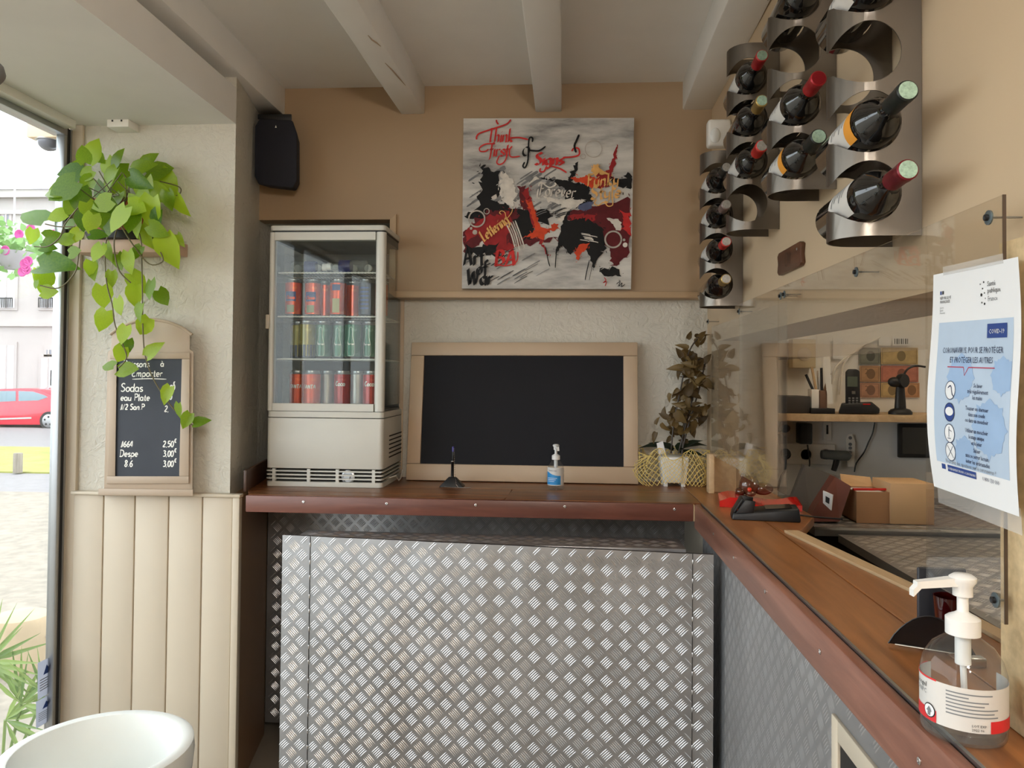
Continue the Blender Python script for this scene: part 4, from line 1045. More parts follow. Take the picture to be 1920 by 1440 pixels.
# poster on the screen
XPO = XA - .006
PO = thing('poster', 'blue and white health notice in a plastic sleeve taped to the acrylic screen', 'poster', (XPO, 1.05, 1.34))
yL, yR, zT0, zB0 = 1.157, .947, 1.652, 1.345
PWd, PHt = .21, .307
def po3(u, v, z):          # u from the left edge, v from the bottom edge in metres
    bow = .010 * math.sin(PI * min(max(v / PHt, 0), 1)) ** 1 * (1 - u / PWd) + .004 * math.sin(2 * PI * v / PHt)
    return V3((XPO - bow * .8 - z, yL - u, zB0 - .000 + v - .006 * u / PWd))
MB().grid(lambda u, v: po3(u * PWd, v * PHt, 0), 10, 20).build('paper', Mt['paper'], PO, smooth=True)
MB().grid(lambda u, v: po3(.006 + u * (PWd - .006), -.022 + v * .032, -.002), 6, 3).build('sleeve', glassy('milky plastic sleeve', (.92, .92, .92, 1), 1.4, rough=.15, haze=.25), PO, smooth=True)
MB().grid(lambda u, v: po3(.03 + u * .15, PHt - .004 + v * .012, .0005), 6, 2).build('tape', glassy('clear tape', (.92, .92, .92, 1), 1.45, rough=.1, haze=.3), PO, smooth=True)
lb = plain('pale blue print', srgb(178, 196, 216), .75, var=.05, vs=14); mb_ = plain('mid blue print', srgb(150, 178, 212), .75, var=.05, vs=20); nv = plain('navy print', srgb(38, 66, 134), .7); rd = plain('crimson print', srgb(176, 60, 84), .7)
u0, v0, u1, v1 = .021, .040, .196, .236
MB().grid(lambda u, v: po3(u0 + u * (u1 - u0), v0 + v * (v1 - v0), .0003), 8, 16).build('blue_field', lb, PO, smooth=True)
for (cu, cv, rr) in ((.085, .160, .03), (.178, .165, .022), (.155, .098, .034), (.10, .055, .026)):
    pts = []
    for k in range(40):
        a = 2 * PI * k / 40; r = rr * (1.0 + (.16 if k % 5 == 0 else 0) + .04 * math.sin(k * 3))
        uu = min(max(cu + r * math.cos(a), u0 + .001), u1 - .001); pts.append(po3(uu, min(max(cv + r * math.sin(a), v0 + .001), v1 - .001), .0007))
    MB().poly(pts).build('virus_motif', mb_, PO)
def ptext(t, u, v, size, mat=None, align='CENTER', wx=.92, bold=0.0, z=.0011):
    print_text(t, lambda x, y, zz: po3(u + x, v + y, z), size, align=align, wx=wx, bold=bold).build('printed_text', mat or Mt['ink'], PO)
ptext('CORONAVIRUS, POUR SE PROTÉGER', .107, .193, .0112, wx=.76)
ptext('ET PROTÉGER LES AUTRES', .107, .180, .0112, wx=.76)
mb = MB(); pen(mb, [[(.052, .174), (.092, .174)], [(.092, .174), (.095, .163), (.104, .174)], [(.104, .174), (.162, .174)]], lambda a, c, z: po3(a, c, .001), .0014, sm=False, taper=False); mb.build('red_rule', rd, PO)
MB().grid(lambda u, v: po3(.142 + u * .042, .212 + v * .018, .0009), 3, 2).build('navy_tag', nv, PO)
ptext('COVID-19', .163, .2175, .0080, Mt['paper'], z=.0014)
for i, (cv, lines) in enumerate(((.142, ['Se laver', 'très régulièrement', 'les mains']), (.112, ['Tousser ou éternuer', 'dans son coude', 'ou dans un mouchoir']), (.083, ['Utiliser un mouchoir', 'à usage unique', 'et le jeter']), (.058, ['Saluer', 'sans se serrer la main,', 'éviter les embrassades']))):
    cu = .063
    MB().poly([po3(cu + .0125 * math.cos(a), cv + .0125 * math.sin(a), .0009) for a in [2 * PI * k / 28 for k in range(28)]]).build('icon_disc', Mt['paper'] if i != 1 else nv, PO)
    mb = MB(); pen(mb, [arc(cu, cv, .0125, .0125, 0, 360, 24)], lambda a, c, z: po3(a, c, .0012), .0010)
    art = {0: [[(.057, .145), (.064, .148), (.068, .138), (.072, .134)], [(.066, .146), (.068, .136)]], 1: [], 2: [[(.062, .092), (.061, .078)], [(.061, .088), (.069, .086)], [(.058, .076), (.066, .076)]], 3: [[(.056, .066), (.070, .050)], [(.070, .066), (.056, .050)]]}[i]
    pen(mb, art, lambda a, c, z: po3(a, c, .0012), .0018); mb.build('icon_drawing', Mt['ink'], PO)
    if i == 1: MB().poly([po3(cu + .010 * math.cos(a), cv + .006 * math.sin(a) + .001, .0013) for a in [2 * PI * k / 20 for k in range(20)]]).build('icon_drawing', Mt['paper'], PO)
    for j, ln in enumerate(lines):
        ptext(ln, .128, cv + .006 - j * .0078, .0078, wx=.78, bold=.0001)
ptext('Vous avez des questions sur le coronavirus ?', .108, .0335 + .008, .0078, Mt['ink_grey'], wx=.86)
MB().grid(lambda u, v: po3(.050 + u * .072, .0295 + v * .009, .0006), 5, 1).build('navy_bar', nv, PO)
ptext('GOUVERNEMENT.FR/INFO-CORONAVIRUS', .086, .0322, .0044, Mt['paper'], z=.0011)
ptext('0 800 130 000', .156, .0305, .0078, wx=.82)
MB().grid(lambda u, v: po3(.034 + u * .010, .0310 + v * .007, .0006), 2, 1).build('pictogram', nv, PO)
for k, c in enumerate((nv, rd)): MB().grid(lambda u, v: po3(.022 + k * .006 + u * .004, .276 + v * .005, .0006), 1, 1).build('flag_mark', nv if k == 0 else Mt['ink_black'], PO)
ptext('RÉPUBLIQUE\nFRANÇAISE', .022, .269, .0058, Mt['ink_black'], 'LEFT', z=.0006)
ptext('Liberté\nÉgalité\nFraternité', .022, .256, .0040, Mt['ink_grey'], 'LEFT', z=.0006)
ptext('Santé\npublique', .142, .278, .0092, Mt['ink_black'], 'LEFT', z=.0006)
ptext('France', .142, .259, .0088, Mt['ink_grey'], 'LEFT', z=.0006)
for (a, c, r) in ((.128, .268, .0022), (.135, .270, .001), (.126, .282, .001), (.134, .284, .0013), (.131, .276, .0012), (.129, .258, .0012), (.135, .256, .0016), (.137, .263, .0008)):
    MB().poly([po3(a + r * math.cos(k * PI / 5), c + r * math.sin(k * PI / 5), .0006) for k in range(10)]).build('logo_dot', Mt['ink_black'], PO)

# ================================================================== SMALL MENU BOARD
YM = 2.655
def m3(px, py, d=0.0): return PY(px, py, YM - d)
MN = thing('menu_board', 'small arched chalk menu board listing drinks, standing on the wainscot ledge', 'menu board', PY(275, 928, YM))
MB().hexa([m3(184, 929, 0), m3(362, 931, 0), m3(362, 918, 0), m3(184, 916, 0)], [m3(184, 929, .022), m3(362, 931, .022), m3(362, 918, .022), m3(184, 916, .022)]).build('base_ledge', Mt['taupe'], MN, bevel=.003)
ou = [(195, 917), (352, 919), (361, 919), (363, 660), (356, 655), (356, 626)] + [(356 - 146 * t, 626 - 26 * math.sin(PI * t) ** .8) for t in [i / 12 for i in range(1, 12)]] + [(210, 626), (208, 655), (202, 660)]
MB().hexa([m3(x, y, 0) for x, y in ou], [m3(x, y, .012) for x, y in ou]).build('back_board', Mt['taupe'], MN, bevel=.002)
top = [(352, 627)] + [(352 - 138 * t, 627 - 24 * math.sin(PI * t) ** .8) for t in [i / 12 for i in range(1, 12)]] + [(214, 627)]
MB().tube([m3(x, y, .012) for x, y in [(360, 628)] + [(358 - 150 * t, 626 - 27 * math.sin(PI * t) ** .8) for t in [i / 14 for i in range(0, 15)]] + [(207, 628)]], .0055, 8).build('arch_moulding', Mt['taupe'], MN, smooth=True)
for q in (((206, 673), (219, 673), (216, 893), (201, 893)), ((341, 673), (356, 673), (354, 893), (336, 893)), ((206, 661), (356, 661), (356, 673), (206, 673)), ((200, 893), (354, 893), (354, 907), (200, 907))):
    MB().hexa([m3(x, y, .010) for x, y in q], [m3(x, y, .019) for x, y in q]).build('frame_rail', Mt['taupe'], MN, bevel=.002)
MB().hexa([m3(x, y, .0105) for x, y in ((216, 895), (337, 895), (342, 672), (218, 672))], [m3(x, y, .0125) for x, y in ((216, 895), (337, 895), (342, 672), (218, 672))]).build('slate_board', Mt['slate_used'], MN)
def chalk(txt, px, py, size, wd=2.0, sl=.1, rot=0.0):
    mb = MB(); pen(mb, strokes(txt, 0, 0, size, sl, .05, rot), lambda a, c, z: m3(px + a, py - c, .0131), wd); mb.build('chalk_writing', Mt['chalk'], MN)
chalk('Boissons', 231, 688, 13); chalk('\u00e0', 301, 687, 12); chalk('Emporter', 247, 706, 14)
mb = MB(); pen(mb, [[(248, 711), (280, 710), (312, 711)]], lambda a, c, z: m3(a, c, .0131), 1.6); mb.build('chalk_writing', Mt['chalk'], MN)
chalk('Sodas', 226, 734, 16); chalk('eau Plate', 226, 751, 13); chalk('1/2 San.P', 226, 768, 11)
chalk('1664', 227, 838, 12); chalk('Despe', 224, 856, 13); chalk('8.6', 233, 875, 13)
for i, (t, py) in enumerate((('2,50\u20ac', 838), ('3,00\u20ac', 856), ('3,00\u20ac', 875))):
    chalk(t[:-1], 305, py, 12); chalk('\u20ac', 327, py - 8, 8)
chalk('2,00', 311, 731, 10); chalk('1,00', 307, 749, 10); chalk('2,', 308, 772, 12); chalk('\u20ac', 325, 722, 7)

# ================================================================== WALL FITTINGS
SK = thing('loudspeaker', 'navy black loudspeaker high in the left corner beside the fridge niche', 'speaker', PY(516, 352, 2.98))
yS = 2.96
out_ = [(485, 222), (548, 224), (557, 250), (557, 338), (549, 353), (484, 346), (476, 330), (477, 236)]
MB().hexa([PY(x, y, yS) for x, y in out_], [PY(516 + (x - 516) * .8, 284 + (y - 284) * .9, yS) + V3((-.01, .11, 0)) for x, y in out_]).build('cabinet', Mt['navy'], SK, bevel=.008, smooth=40)
MB().hexa([PY(x, y, yS + .01) for x, y in ((483, 214), (547, 214), (547, 226), (483, 224))], [PY(x, y, yS + .13) for x, y in ((488, 214), (545, 214), (545, 226), (488, 224))]).build('bracket', Mt['black'], SK, bevel=.003)
MB().poly([PY(x, y, yS - .0015) for x, y in ((515.5, 239.5), (519, 239.5), (517.2, 234.5))]).build('logo', Mt['white_plastic'], SK)
MS = thing('motion_sensor', 'white alarm motion sensor in the corner under the ceiling beam', 'sensor', PY(1343, 276, 2.76))
a_ = PY(1328, 273, 2.74); b_ = PY(1361, 222, 2.74)
MB().box(a_.x, XR - .001, 2.74, 2.79, a_.z, b_.z).build('housing', Mt['white_plastic'], MS, bevel=.010, seg=3)
MB().ball(((a_.x * .6 + b_.x * .4), 2.742, a_.z * .62 + b_.z * .38), .019, .010, .028).build('lens', Mt['white_gloss'], MS, smooth=True)
JB = thing('junction_box', 'small white junction box under the soffit above the hanging plant', 'junction box', PY(230, 237, 2.66))
ja = PY(200, 238, 2.63); jb = PY(241, 220, 2.63)
MB().box(ja.x, jb.x, 2.63, 2.699, ja.z, ZSOF - .0005).build('box', Mt['white_plastic'], JB, bevel=.002)
for px in (211, 228): MB().box(PY(px, 221, 2.63).x - .003, PY(px, 221, 2.63).x + .003, 2.6285, 2.632, ZSOF - .009, ZSOF - .003).build('clip', Mt['black'], JB)
PL = thing('pendant_lamp', 'grey metal lamp shade at the left edge hanging from the soffit', 'lamp', PY(-46, 100, 1.3))
pc_ = PY(-46, 143, 1.3)
MB().lathe([(.0, .030), (.018, .030), (.045, .012), (.049, .0), (.046, -.012), (.040, -.014), (.040, -.006), (0, .0)], pc_, 28, M=Matrix.Rotation(.9, 3, 'X')).build('shade', Mt['alu'], PL, smooth=40)
MB().tube([pc_ + V3((0, .015, .02)), pc_ + V3((0, .02, .10)), V3((pc_.x, pc_.y + .02, ZSOF))], .005, 8).build('rod', Mt['alu'], PL, smooth=True)
MB().lathe([(.03, -.012), (.03, 0), (0, 0)], (pc_.x, pc_.y + .02, ZSOF - .0005), 20).build('rose', Mt['alu'], PL, smooth=40)

# ================================================================== POTHOS ON ITS SHELF
YSF = 2.585
sa, sb = PY(136, 449, YSF), PY(322, 473, YSF)
WS = thing('wall_shelf', 'small pinkish wooden shelf on the pillar carrying the trailing plant', 'shelf', (sa.x * .5 + sb.x * .5, YP, sb.z))
MB().box(sa.x, sb.x, YSF, YP - .001, sb.z, sa.z).build('board', plain('pinkish beige paint', srgb(190, 158, 138), .5), WS, bevel=.002)
ZS = sa.z
pcx = PY(228, 430, 2.63).x
PO_ = thing('trailing_plant', 'lush trailing pothos in a terracotta pot on the pillar shelf', 'plant', (pcx, 2.63, ZS))
MB().lathe([(.105, 0), (.118, .004), (.130, .028), (.127, .030), (.112, .010), (0, .010)], (pcx, 2.628, ZS + .0005), 28, sy=.5).build('saucer', Mt['black'], PO_, smooth=40)
MB().lathe([(.085, .011), (.115, .115), (.123, .116), (.123, .145), (.112, .145), (.108, .125), (0, .125)], (pcx, 2.628, ZS), 28, sy=.5).build('pot', plain('terracotta', srgb(168, 84, 58), .7, var=.1, bmp=.1), PO_, smooth=40)
MB().lathe([(.106, .1255), (0, .13)], (pcx, 2.628, ZS), 20, sy=.5).build('soil', Mt['dark'], PO_)
Mt['pothos'] = leafmat('pothos leaf', srgb(70, 118, 28), srgb(176, 206, 50), .55, .3)
Mt['vine'] = plain('brown green vine', srgb(92, 84, 52), .5)
def leaf_mesh(name, mat, wd=.78, notch=.14, fold=.22, curl=.28, tip=.16):
    mid = [(0, 0), (0, .2), (0, .45), (0, .72), (0, 1.0)]
    ed = [(.24, -notch), (.40, .12), (.42, .38), (.27, .70)]
    vs = []; zc = lambda x, y: fold * abs(x) - curl * max(y, 0) ** 2 * .6 - .25 * x * x
    for x, y in mid: vs.append((0, y, zc(0, y)))
    for sgn in (-1, 1):
        for x, y in ed: vs.append((sgn * x * wd, y, zc(x, y)))
    fs = []
    for k, o in ((0, 5), (1, 9)):
        t = [(0, o, o + 1, 1), (1, o + 1, o + 2, 2), (2, o + 2, o + 3, 3), (3, o + 3, 4)]
        fs += [f if k == 0 else f[::-1] for f in t]
    me = bpy.data.meshes.new(name); me.from_pydata(vs, [], fs); me.materials.append(mat)
    me.polygons.foreach_set('use_smooth', [True] * len(me.polygons)); me.update(); return me
LFM = [leaf_mesh('leaf', Mt['pothos'], .98, .16), leaf_mesh('leaf', Mt['pothos'], .86, .12, .45, .5), leaf_mesh('leaf', Mt['pothos'], 1.05, .18, .1, .15)]
rl = random.Random(11)
def put_leaf(root, meshes, p, L, ang, face=None, rnd=rl, name='leaf'):
    d = V3((math.cos(ang), rnd.uniform(-.35, .25), math.sin(ang))).normalized()
    n0 = face or V3((rnd.uniform(-.55, .55), -1, rnd.uniform(-.2, .75)))
    x = d.cross(n0).normalized(); n = x.cross(d).normalized()
    M = Matrix((x, d, n)).transposed().to_4x4()
    o = bpy.data.objects.new(name, rnd.choice(meshes)); COL.objects.link(o); o.parent = root
    rp_ = root.location if root.parent is None else root.location
    o.matrix_local = Matrix.Translation(p - rp_) @ M @ Matrix.Diagonal((L, L, L, 1))
    return o
c1 = [(665, 600, 170, 65), (800, 600, 150, -70), (590, 630, 120, -110), (600, 690, 170, 185), (690, 680, 120, 215), (470, 860, 180, 165), (500, 830, 190, 190), (560, 760, 230, 215), (600, 810, 190, -85), (490, 1000, 130, 200),
      (330, 1060, 230, 155), (700, 1010, 140, -100), (560, 1080, 110, 185), (250, 1120, 110, -95), (340, 1180, 150, 0), (540, 1190, 110, 190), (600, 1130, 120, -130), (680, 1160, 120, 0), (310, 1255, 110, 0), (520, 1300, 110, 10), (760, 1240, 130, -110), (800, 1230, 130, -80),
      (680, 1360, 120, -95), (300, 1420, 130, -70), (300, 1400, 290, 5), (720, 560, 100, -40), (880, 670, 200, -120), (960, 680, 180, -150), (780, 780, 220, -95), (900, 760, 170, -80), (980, 720, 190, -30), (1100, 740, 220, -90), (1200, 700, 220, -60),
      (1010, 680, 160, 20), (1100, 700, 200, 12), (1330, 870, 160, -65), (1250, 830, 140, -80), (1150, 880, 260, -100), (900, 850, 150, -110), (960, 930, 170, -20), (940, 960, 200, -120), (850, 980, 190, -105), (1040, 1030, 150, -100), (1070, 1080, 190, -75),
      (1120, 1090, 150, -30), (1240, 1160, 250, -80), (1330, 1160, 100, -60), (880, 1310, 120, -70), (960, 1290, 160, -85), (1060, 1250, 110, -120), (650, 920, 150, -60), (740, 900, 170, -30), (830, 900, 160, 200), (1020, 860, 190, -70), (700, 740, 170, -140), (1160, 800, 190, -40),
      (640, 620, 130, 100), (860, 640, 140, 60), (1080, 640, 130, 40), (750, 960, 160, -90), (1000, 990, 160, -95), (560, 900, 140, -130), (1200, 980, 170, -110), (620, 1000, 130, -90)]
for (x, y, s, a) in c1:
    px, py = x / 4, 150 + y / 4
    fr_ = max(0, min(1, (py - 300) / 140.0))
    Yd = rl.uniform(2.44, 2.54) if (py > 350 and 140 < px < 330) else rl.uniform(2.48, 2.64)
    fx = max(-.2, min(1.0, (190 - px) / 90.0))
    put_leaf(PO_, LFM, PY(px, py, Yd), s / 4 * Yd / 1440 * 1.12, math.radians(a), V3((fx * .9 + rl.uniform(-.35, .35), -1, rl.uniform(-.2, .6))))
c2 = [(520, 30, 110, -80), (575, 170, 120, -85), (660, 240, 95, -75), (600, 310, 115, -105), (710, 395, 100, -100), (690, 515, 95, -120), (640, 620, 85, 175), (670, 640, 110, 5), (630, 85, 85, -90), (760, 165, 125, -100), (740, 100, 120, -60), (850, 140, 105, -90), (890, 195, 95, -55), (800, 270, 95, -100), (840, 350, 130, -130), (830, 565, 110, 45), (960, 735, 100, -110), (1005, 830, 80, -95), (1070, 885, 90, -115), (1090, 945, 85, 20), (260, 90, 120, -110), (235, 200, 90, 0), (205, 140, 45, -90), (720, 470, 90, -95)]
for (x, y, s, a) in c2:
    put_leaf(PO_, LFM, PY(x / 3, 480 + y / 3, rl.uniform(2.50, 2.56)), s / 3 * 2.53 / 1440 * 1.12, math.radians(a))
def vine(pts, r=.0022, Y=2.53):
    pl = smooth_pl(pts, 5); MB().tube([PY(x, y, Y) for x, y in pl], r, 6).build('stem', Mt['vine'], PO_, smooth=True)
vine([(215, 400), (205, 430), (197, 470), (200, 530), (210, 570), (216, 610), (232, 650), (237, 672), (222, 690)])
vine([(232, 405), (262, 440), (266, 500), (267, 560), (268, 620), (273, 670), (290, 715), (320, 760), (345, 785), (365, 800)])
vine([(150, 385), (122, 420), (112, 445), (90, 462), (64, 462)], Y=2.48)
vine([(150, 450), (146, 490), (138, 515), (110, 540), (75, 535)], Y=2.48)
vine([(140, 425), (110, 425), (85, 420)], Y=2.48)
vine([(230, 400), (215, 445), (216, 480), (225, 510), (245, 530)], Y=2.5)
vine([(225, 420), (250, 460), (280, 495), (305, 490), (300, 470), (290, 445)], Y=2.5)
vine([(300, 340), (335, 350), (338, 362), (322, 372)], Y=2.55)
for k in range(14):
    x0_ = 190 + rl.uniform(-25, 70); MB().tube([PY(230 + rl.uniform(-40, 40), 395, 2.58), PY(x0_, 370, 2.54), PY(x0_ + rl.uniform(-40, 40), 330 + rl.uniform(-20, 40), 2.52)], .0018, 5).build('petiole', Mt['vine'], PO_, smooth=True)

# ================================================================== THINGS ON THE COUNTER
Mt['gel'] = glassy('clear gel bottle', (.93, .95, .96, 1), 1.42, rough=.02, haze=.03)
Mt['pump'] = plain('translucent white pump plastic', srgb(226, 226, 224), .35, var=.02)
def wrap2(c, r, a0, a1, z0, z1, lift, mat, nm, par, n=14):
    return MB().grid(lambda u, v: V3((c.x + (r + lift) * math.cos(a0 + (a1 - a0) * u), c.y + (r + lift) * math.sin(a0 + (a1 - a0) * u), c.z + z0 + (z1 - z0) * v)), n, 1).build(nm, mat, par, smooth=True)
def pump_head(c, z, s, ang, par):
    """collar, stem and nozzle of a pump, z = top of the bottle neck"""
    MB().lathe([(.013 * s, 0), (.0165 * s, .001), (.0165 * s, .017 * s), (.014 * s, .019 * s), (.008 * s, .022 * s), (.0055 * s, .024 * s), (.0055 * s, .040 * s)], c + V3((0, 0, z)), 22).build('collar', Mt['pump'], par, smooth=35)
    d = V3((math.cos(ang), math.sin(ang), 0)); t = c + V3((0, 0, z + .040 * s)); e = d.cross(V3((0, 0, 1)))
    h = MB().lathe([(.0095 * s, 0), (.0095 * s, .010 * s), (.013 * s, .015 * s), (.013 * s, .019 * s), (.009 * s, .022 * s), (0, .0225 * s)], t, 20)
    q = [(-.006, .011), (.006, .011), (.006, .020), (-.006, .020)]
    A = [t + e * (a * s) + V3((0, 0, b * s)) for a, b in q]; B = [t + d * (.050 * s) + e * (a * .7 * s) + V3((0, 0, (b * .8 - .001) * s)) for a, b in q]
    h.hexa(A, B); q2 = [p + d * (.004 * s) - V3((0, 0, .008 * s)) for p in B]; h.hexa([p - d * (.004 * s) for p in B], q2)
    h.build('nozzle', Mt['pump'], par, smooth=35)
    MB().tube([c + V3((0, 0, z)), c + V3((0, 0, z - .03 * s))], .0075 * s, 12).build('pump_tube', Mt['pump'], par, smooth=True)
    MB().tube([c + V3((0, 0, z - .03 * s)), c + V3((.003, 0, .012))], .0032 * s, 8).build('dip_tube', Mt['pump'], par, smooth=True)
# big bottle, right foreground
bc = PZ(1806, 1374, ZC); r_ = .0468
BG = thing('hand_gel_bottle', 'large clear hand gel pump bottle with red and white label, right foreground', 'gel bottle', bc)
MB().lathe([(.020, .004), (r_ - .006, 0), (r_ - .001, .003), (r_, .008), (r_, .078), (r_ - .004, .092), (r_ - .013, .106), (r_ - .026, .116), (.0145, .120), (.0145, .128)], bc, 40, cap=False).build('bottle', Mt['gel'], BG, smooth=50)
MB().lathe([(0, .006), (r_ - .004, .005), (r_ - .002, .010), (r_ - .002, .014), (0, .014)], bc, 32).build('gel', glassy('gel liquid', (.88, .92, .96, 1), 1.3), BG, smooth=50)
ca = math.atan2(-bc.y, -bc.x)    # direction to the camera
lab = wrap2(bc, r_, ca - 2.3, ca + 2.3, .020, .070, .0006, Mt['wlabel'], 'label_sheet', BG, 32)
redp = plain('red label print', srgb(206, 40, 44), .5)
wrap2(bc, r_, ca - 2.2, ca - .62, .020, .034, .0010, redp, 'red_band', lab); wrap2(bc, r_, ca + .62, ca + 2.2, .020, .034, .0010, redp, 'red_band', lab)
wrap2(bc, r_, ca - 2.2, ca - .62, .069, .0712, .0010, redp, 'red_band', lab)
def btext(txt, ang, z, size, mat=Mt['ink_black'], wx=1.0):
    print_text(txt, lambda x, y, zz: V3((bc.x + (r_ + .0012) * math.cos(ca + ang + x / r_), bc.y + (r_ + .0012) * math.sin(ca + ang + x / r_), bc.z + z + y)), size, wx=wx).build('label_print', mat, lab)
for k, (a0, wln) in enumerate(((-.38, 1.05), (-.38, .5), (-.38, .95), (-.38, .85), (-.38, 1.2), (-.38, 1.1), (-.38, 1.2))):
    wrap2(bc, r_, ca + a0, ca + a0 + wln, .0625 - k * .0042, .0640 - k * .0042, .0010, Mt['ink_grey'], 'label_print', lab)
btext('aniosgel', -1.5, .058, .0085); btext('85 NPC', -1.45, .050, .0075, Mt['ink_grey']); btext('LOT EXP', .18, .027, .0040); btext('2022 06', .18, .0225, .0040)
for (rr, mt_, lf) in ((.0085, Mt['ink_black'], .0013), (.0072, Mt['paper'], .0016)):
    MB().poly([V3((bc.x + (r_ + lf) * math.cos(ca - .82 + rr * math.cos(a) / r_), bc.y + (r_ + lf) * math.sin(ca - .82 + rr * math.cos(a) / r_), bc.z + .032 + rr * math.sin(a))) for a in [2 * PI * k / 20 for k in range(20)]]).build('label_emblem', mt_, lab)
MB().poly([V3((bc.x + (r_ + .002) * math.cos(ca - .82 + a / r_), bc.y + (r_ + .002) * math.sin(ca - .82 + a / r_), bc.z + .032 + b)) for a, b in ((-.002, -.006), (.002, -.006), (.002, -.001), (.004, -.001), (0, .005), (-.004, -.001), (-.002, -.001))]).build('label_emblem', Mt['ink_grey'], lab)
pump_head(bc, .119, 1.18, ca + 1.15 + PI * 0 - 2.35 if False else math.radians(186), BG)
# small bottle on the back counter
sc_ = PZ(1042, 917.5, ZC); rs = .0315
SG = thing('hand_gel_bottle', 'small clear hand gel bottle with blue label in front of the blackboard', 'gel bottle', sc_)
MB().lathe([(.012, .004), (rs - .004, 0), (rs, .006), (rs, .075), (rs - .004, .090), (rs - .014, .106), (.012, .114), (.012, .120)], sc_, 28, cap=False).build('bottle', Mt['gel'], SG, smooth=50)
l2 = wrap2(sc_, rs, -PI * .95, -PI * .12, .018, .085, .0005, Mt['wlabel'], 'label_sheet', SG, 18)
bl = plain('sky blue label print', srgb(36, 134, 196), .5)
MB().grid(lambda u, v: V3((sc_.x + (rs + .001) * math.cos(-PI * .93 + PI * .62 * u), sc_.y + (rs + .001) * math.sin(-PI * .93 + PI * .62 * u), sc_.z + .021 + (.043 + .006 * math.cos(u * 5)) * v * (1 - .25 * max(0, u - .6) / .4))), 12, 4).build('blue_field', bl, l2, smooth=True)
print_text('Hydroalcoolique', lambda x, y, zz: V3((sc_.x + (rs + .0014) * math.cos(-PI * .80 + x / rs), sc_.y + (rs + .0014) * math.sin(-PI * .80 + x / rs), sc_.z + .072 + y)), .0062, wx=.8).build('label_print', Mt['ink'], l2)
for k in range(3): wrap2(sc_, rs, -PI * .85, -PI * (.45 + .05 * k), .045 - k * .006, .0465 - k * .006, .0015, Mt['paper'], 'label_print', l2)
pump_head(sc_, .112, .95, math.radians(-80), SG)
# pen stand
pb = PZ(848, 912, ZC)
PS = thing('pen_stand', 'black counter pen stand with a chained blue topped pen, left of the gel bottle', 'pen stand', pb)
MB().hexa([pb + V3(p) for p in ((-.048, -.03, 0), (.048, -.03, 0), (.048, .03, 0), (-.048, .03, 0))], [pb + V3(p) for p in ((-.014, -.012, .036), (.014, -.012, .036), (.014, .012, .036), (-.014, .012, .036))]).build('base', Mt['black'], PS, bevel=.003)
MB().lathe([(.006, .034), (.0055, .096), (.0062, .097), (.0062, .100), (.004, .1)], pb, 14).build('tube', Mt['black_gloss'], PS, smooth=40)
MB().lathe([(.0062, .0955), (.0065, .0985), (.0055, .0995)], pb, 14).build('ring', Mt['chrome'], PS, smooth=40)
pn = MB().lathe([(.003, .098), (.0045, .104), (.0045, .142), (.003, .15), (0, .151)], pb + V3((.002, 0, 0)), 12).build('pen', Mt['black'], PS, smooth=40)
MB().lathe([(.0048, .134), (.0048, .150), (.003, .1535), (0, .154)], pb + V3((.002, 0, 0)), 12).build('cap', plain('blue violet plastic', srgb(52, 44, 120), .35), pn, smooth=40)
cp_ = [pb + V3(p) for p in ((.006, -.006, .145), (.009, -.01, .10), (.013, -.02, .05), (.02, -.034, .012), (.03, -.042, .002), (.05, -.044, .002), (.075, -.042, .002), (.06, -.048, .002), (.03, -.05, .002), (-.005, -.042, .002), (-.028, -.036, .004))]
ch = MB(); sp = []
for i in range(len(cp_) - 1):
    for k in range(6): sp.append(cp_[i].lerp(cp_[i + 1], k / 6))
for p in sp: ch.ball(p, .0016, seg=6, rings=4)
stuff(ch.build('chain', Mt['chrome'], PS, smooth=True))
# change tray with figurine, card terminal
tc = PZ(1418, 946, ZC)
TR = thing('change_tray', 'wavy glossy red change tray on the corner of the counter', 'tray', tc)
redpl = plain('glossy red plastic', srgb(196, 28, 24), .18, coat=.3)
def tray(u, v):
    x = -.135 + .25 * u; y = -.065 + .13 * v
    z = .018 + .016 * math.cos((u - .16) * 2 * PI * 1.0) * (1 - .3 * v) * min(1, .25 + 6 * u) * min(1, .25 + 5 * (1 - u)) + .008 * v
    return tc + V3((x + .02 * v, y - .06 * u, max(z, .002)))
tm = MB(); tm.grid(tray, 24, 8); k0 = len(tm.v); tm.grid(lambda u, v: V3((tray(u, v).x, tray(u, v).y, tc.z + .0005)), 24, 8)
n1_ = 25
for i in range(24):
    for row in (0, 8): a = row * n1_ + i; tm.f.append((a, a + 1, k0 + a + 1, k0 + a)); tm.m.append(0)
for j in range(8):
    for cc in (0, 24): a = j * n1_ + cc; tm.f.append((a, a + n1_, k0 + a + n1_, k0 + a)); tm.m.append(0)
tm.build('dish', redpl, TR, smooth=50, weld=True)
fg = PZ(1410, 946, ZC) + V3((-.005, .02, .030))
FI = thing('figurine', 'brown glazed animal figurine with red nose sitting on the red tray', 'figurine', fg)
gb = plain('brown glaze', srgb(92, 56, 38), .15, var=.12, coat=.4)
fm = MB().ball(fg + V3((0, 0, .032)), .036, .032, .034).ball(fg + V3((.045, -.002, .022)), .036, .024, .022).ball(fg + V3((-.03, -.004, .012)), .018, .02, .013).ball(fg + V3((.0, -.026, .008)), .016, .014, .010)
fm.ball(fg + V3((-.018, .004, .062)), .010, .006, .012).ball(fg + V3((.016, .004, .064)), .011, .006, .012)
fm.build('body', gb, FI, smooth=True)
MB().ball(fg + V3((-.006, -.031, .022)), .0075).build('nose', plain('orange red glaze', srgb(216, 70, 44), .15), FI, smooth=True)
for dx in (-.018, .012): MB().ball(fg + V3((dx, -.027, .042)), .0035).build('eye', Mt['white_gloss'], FI, smooth=True)
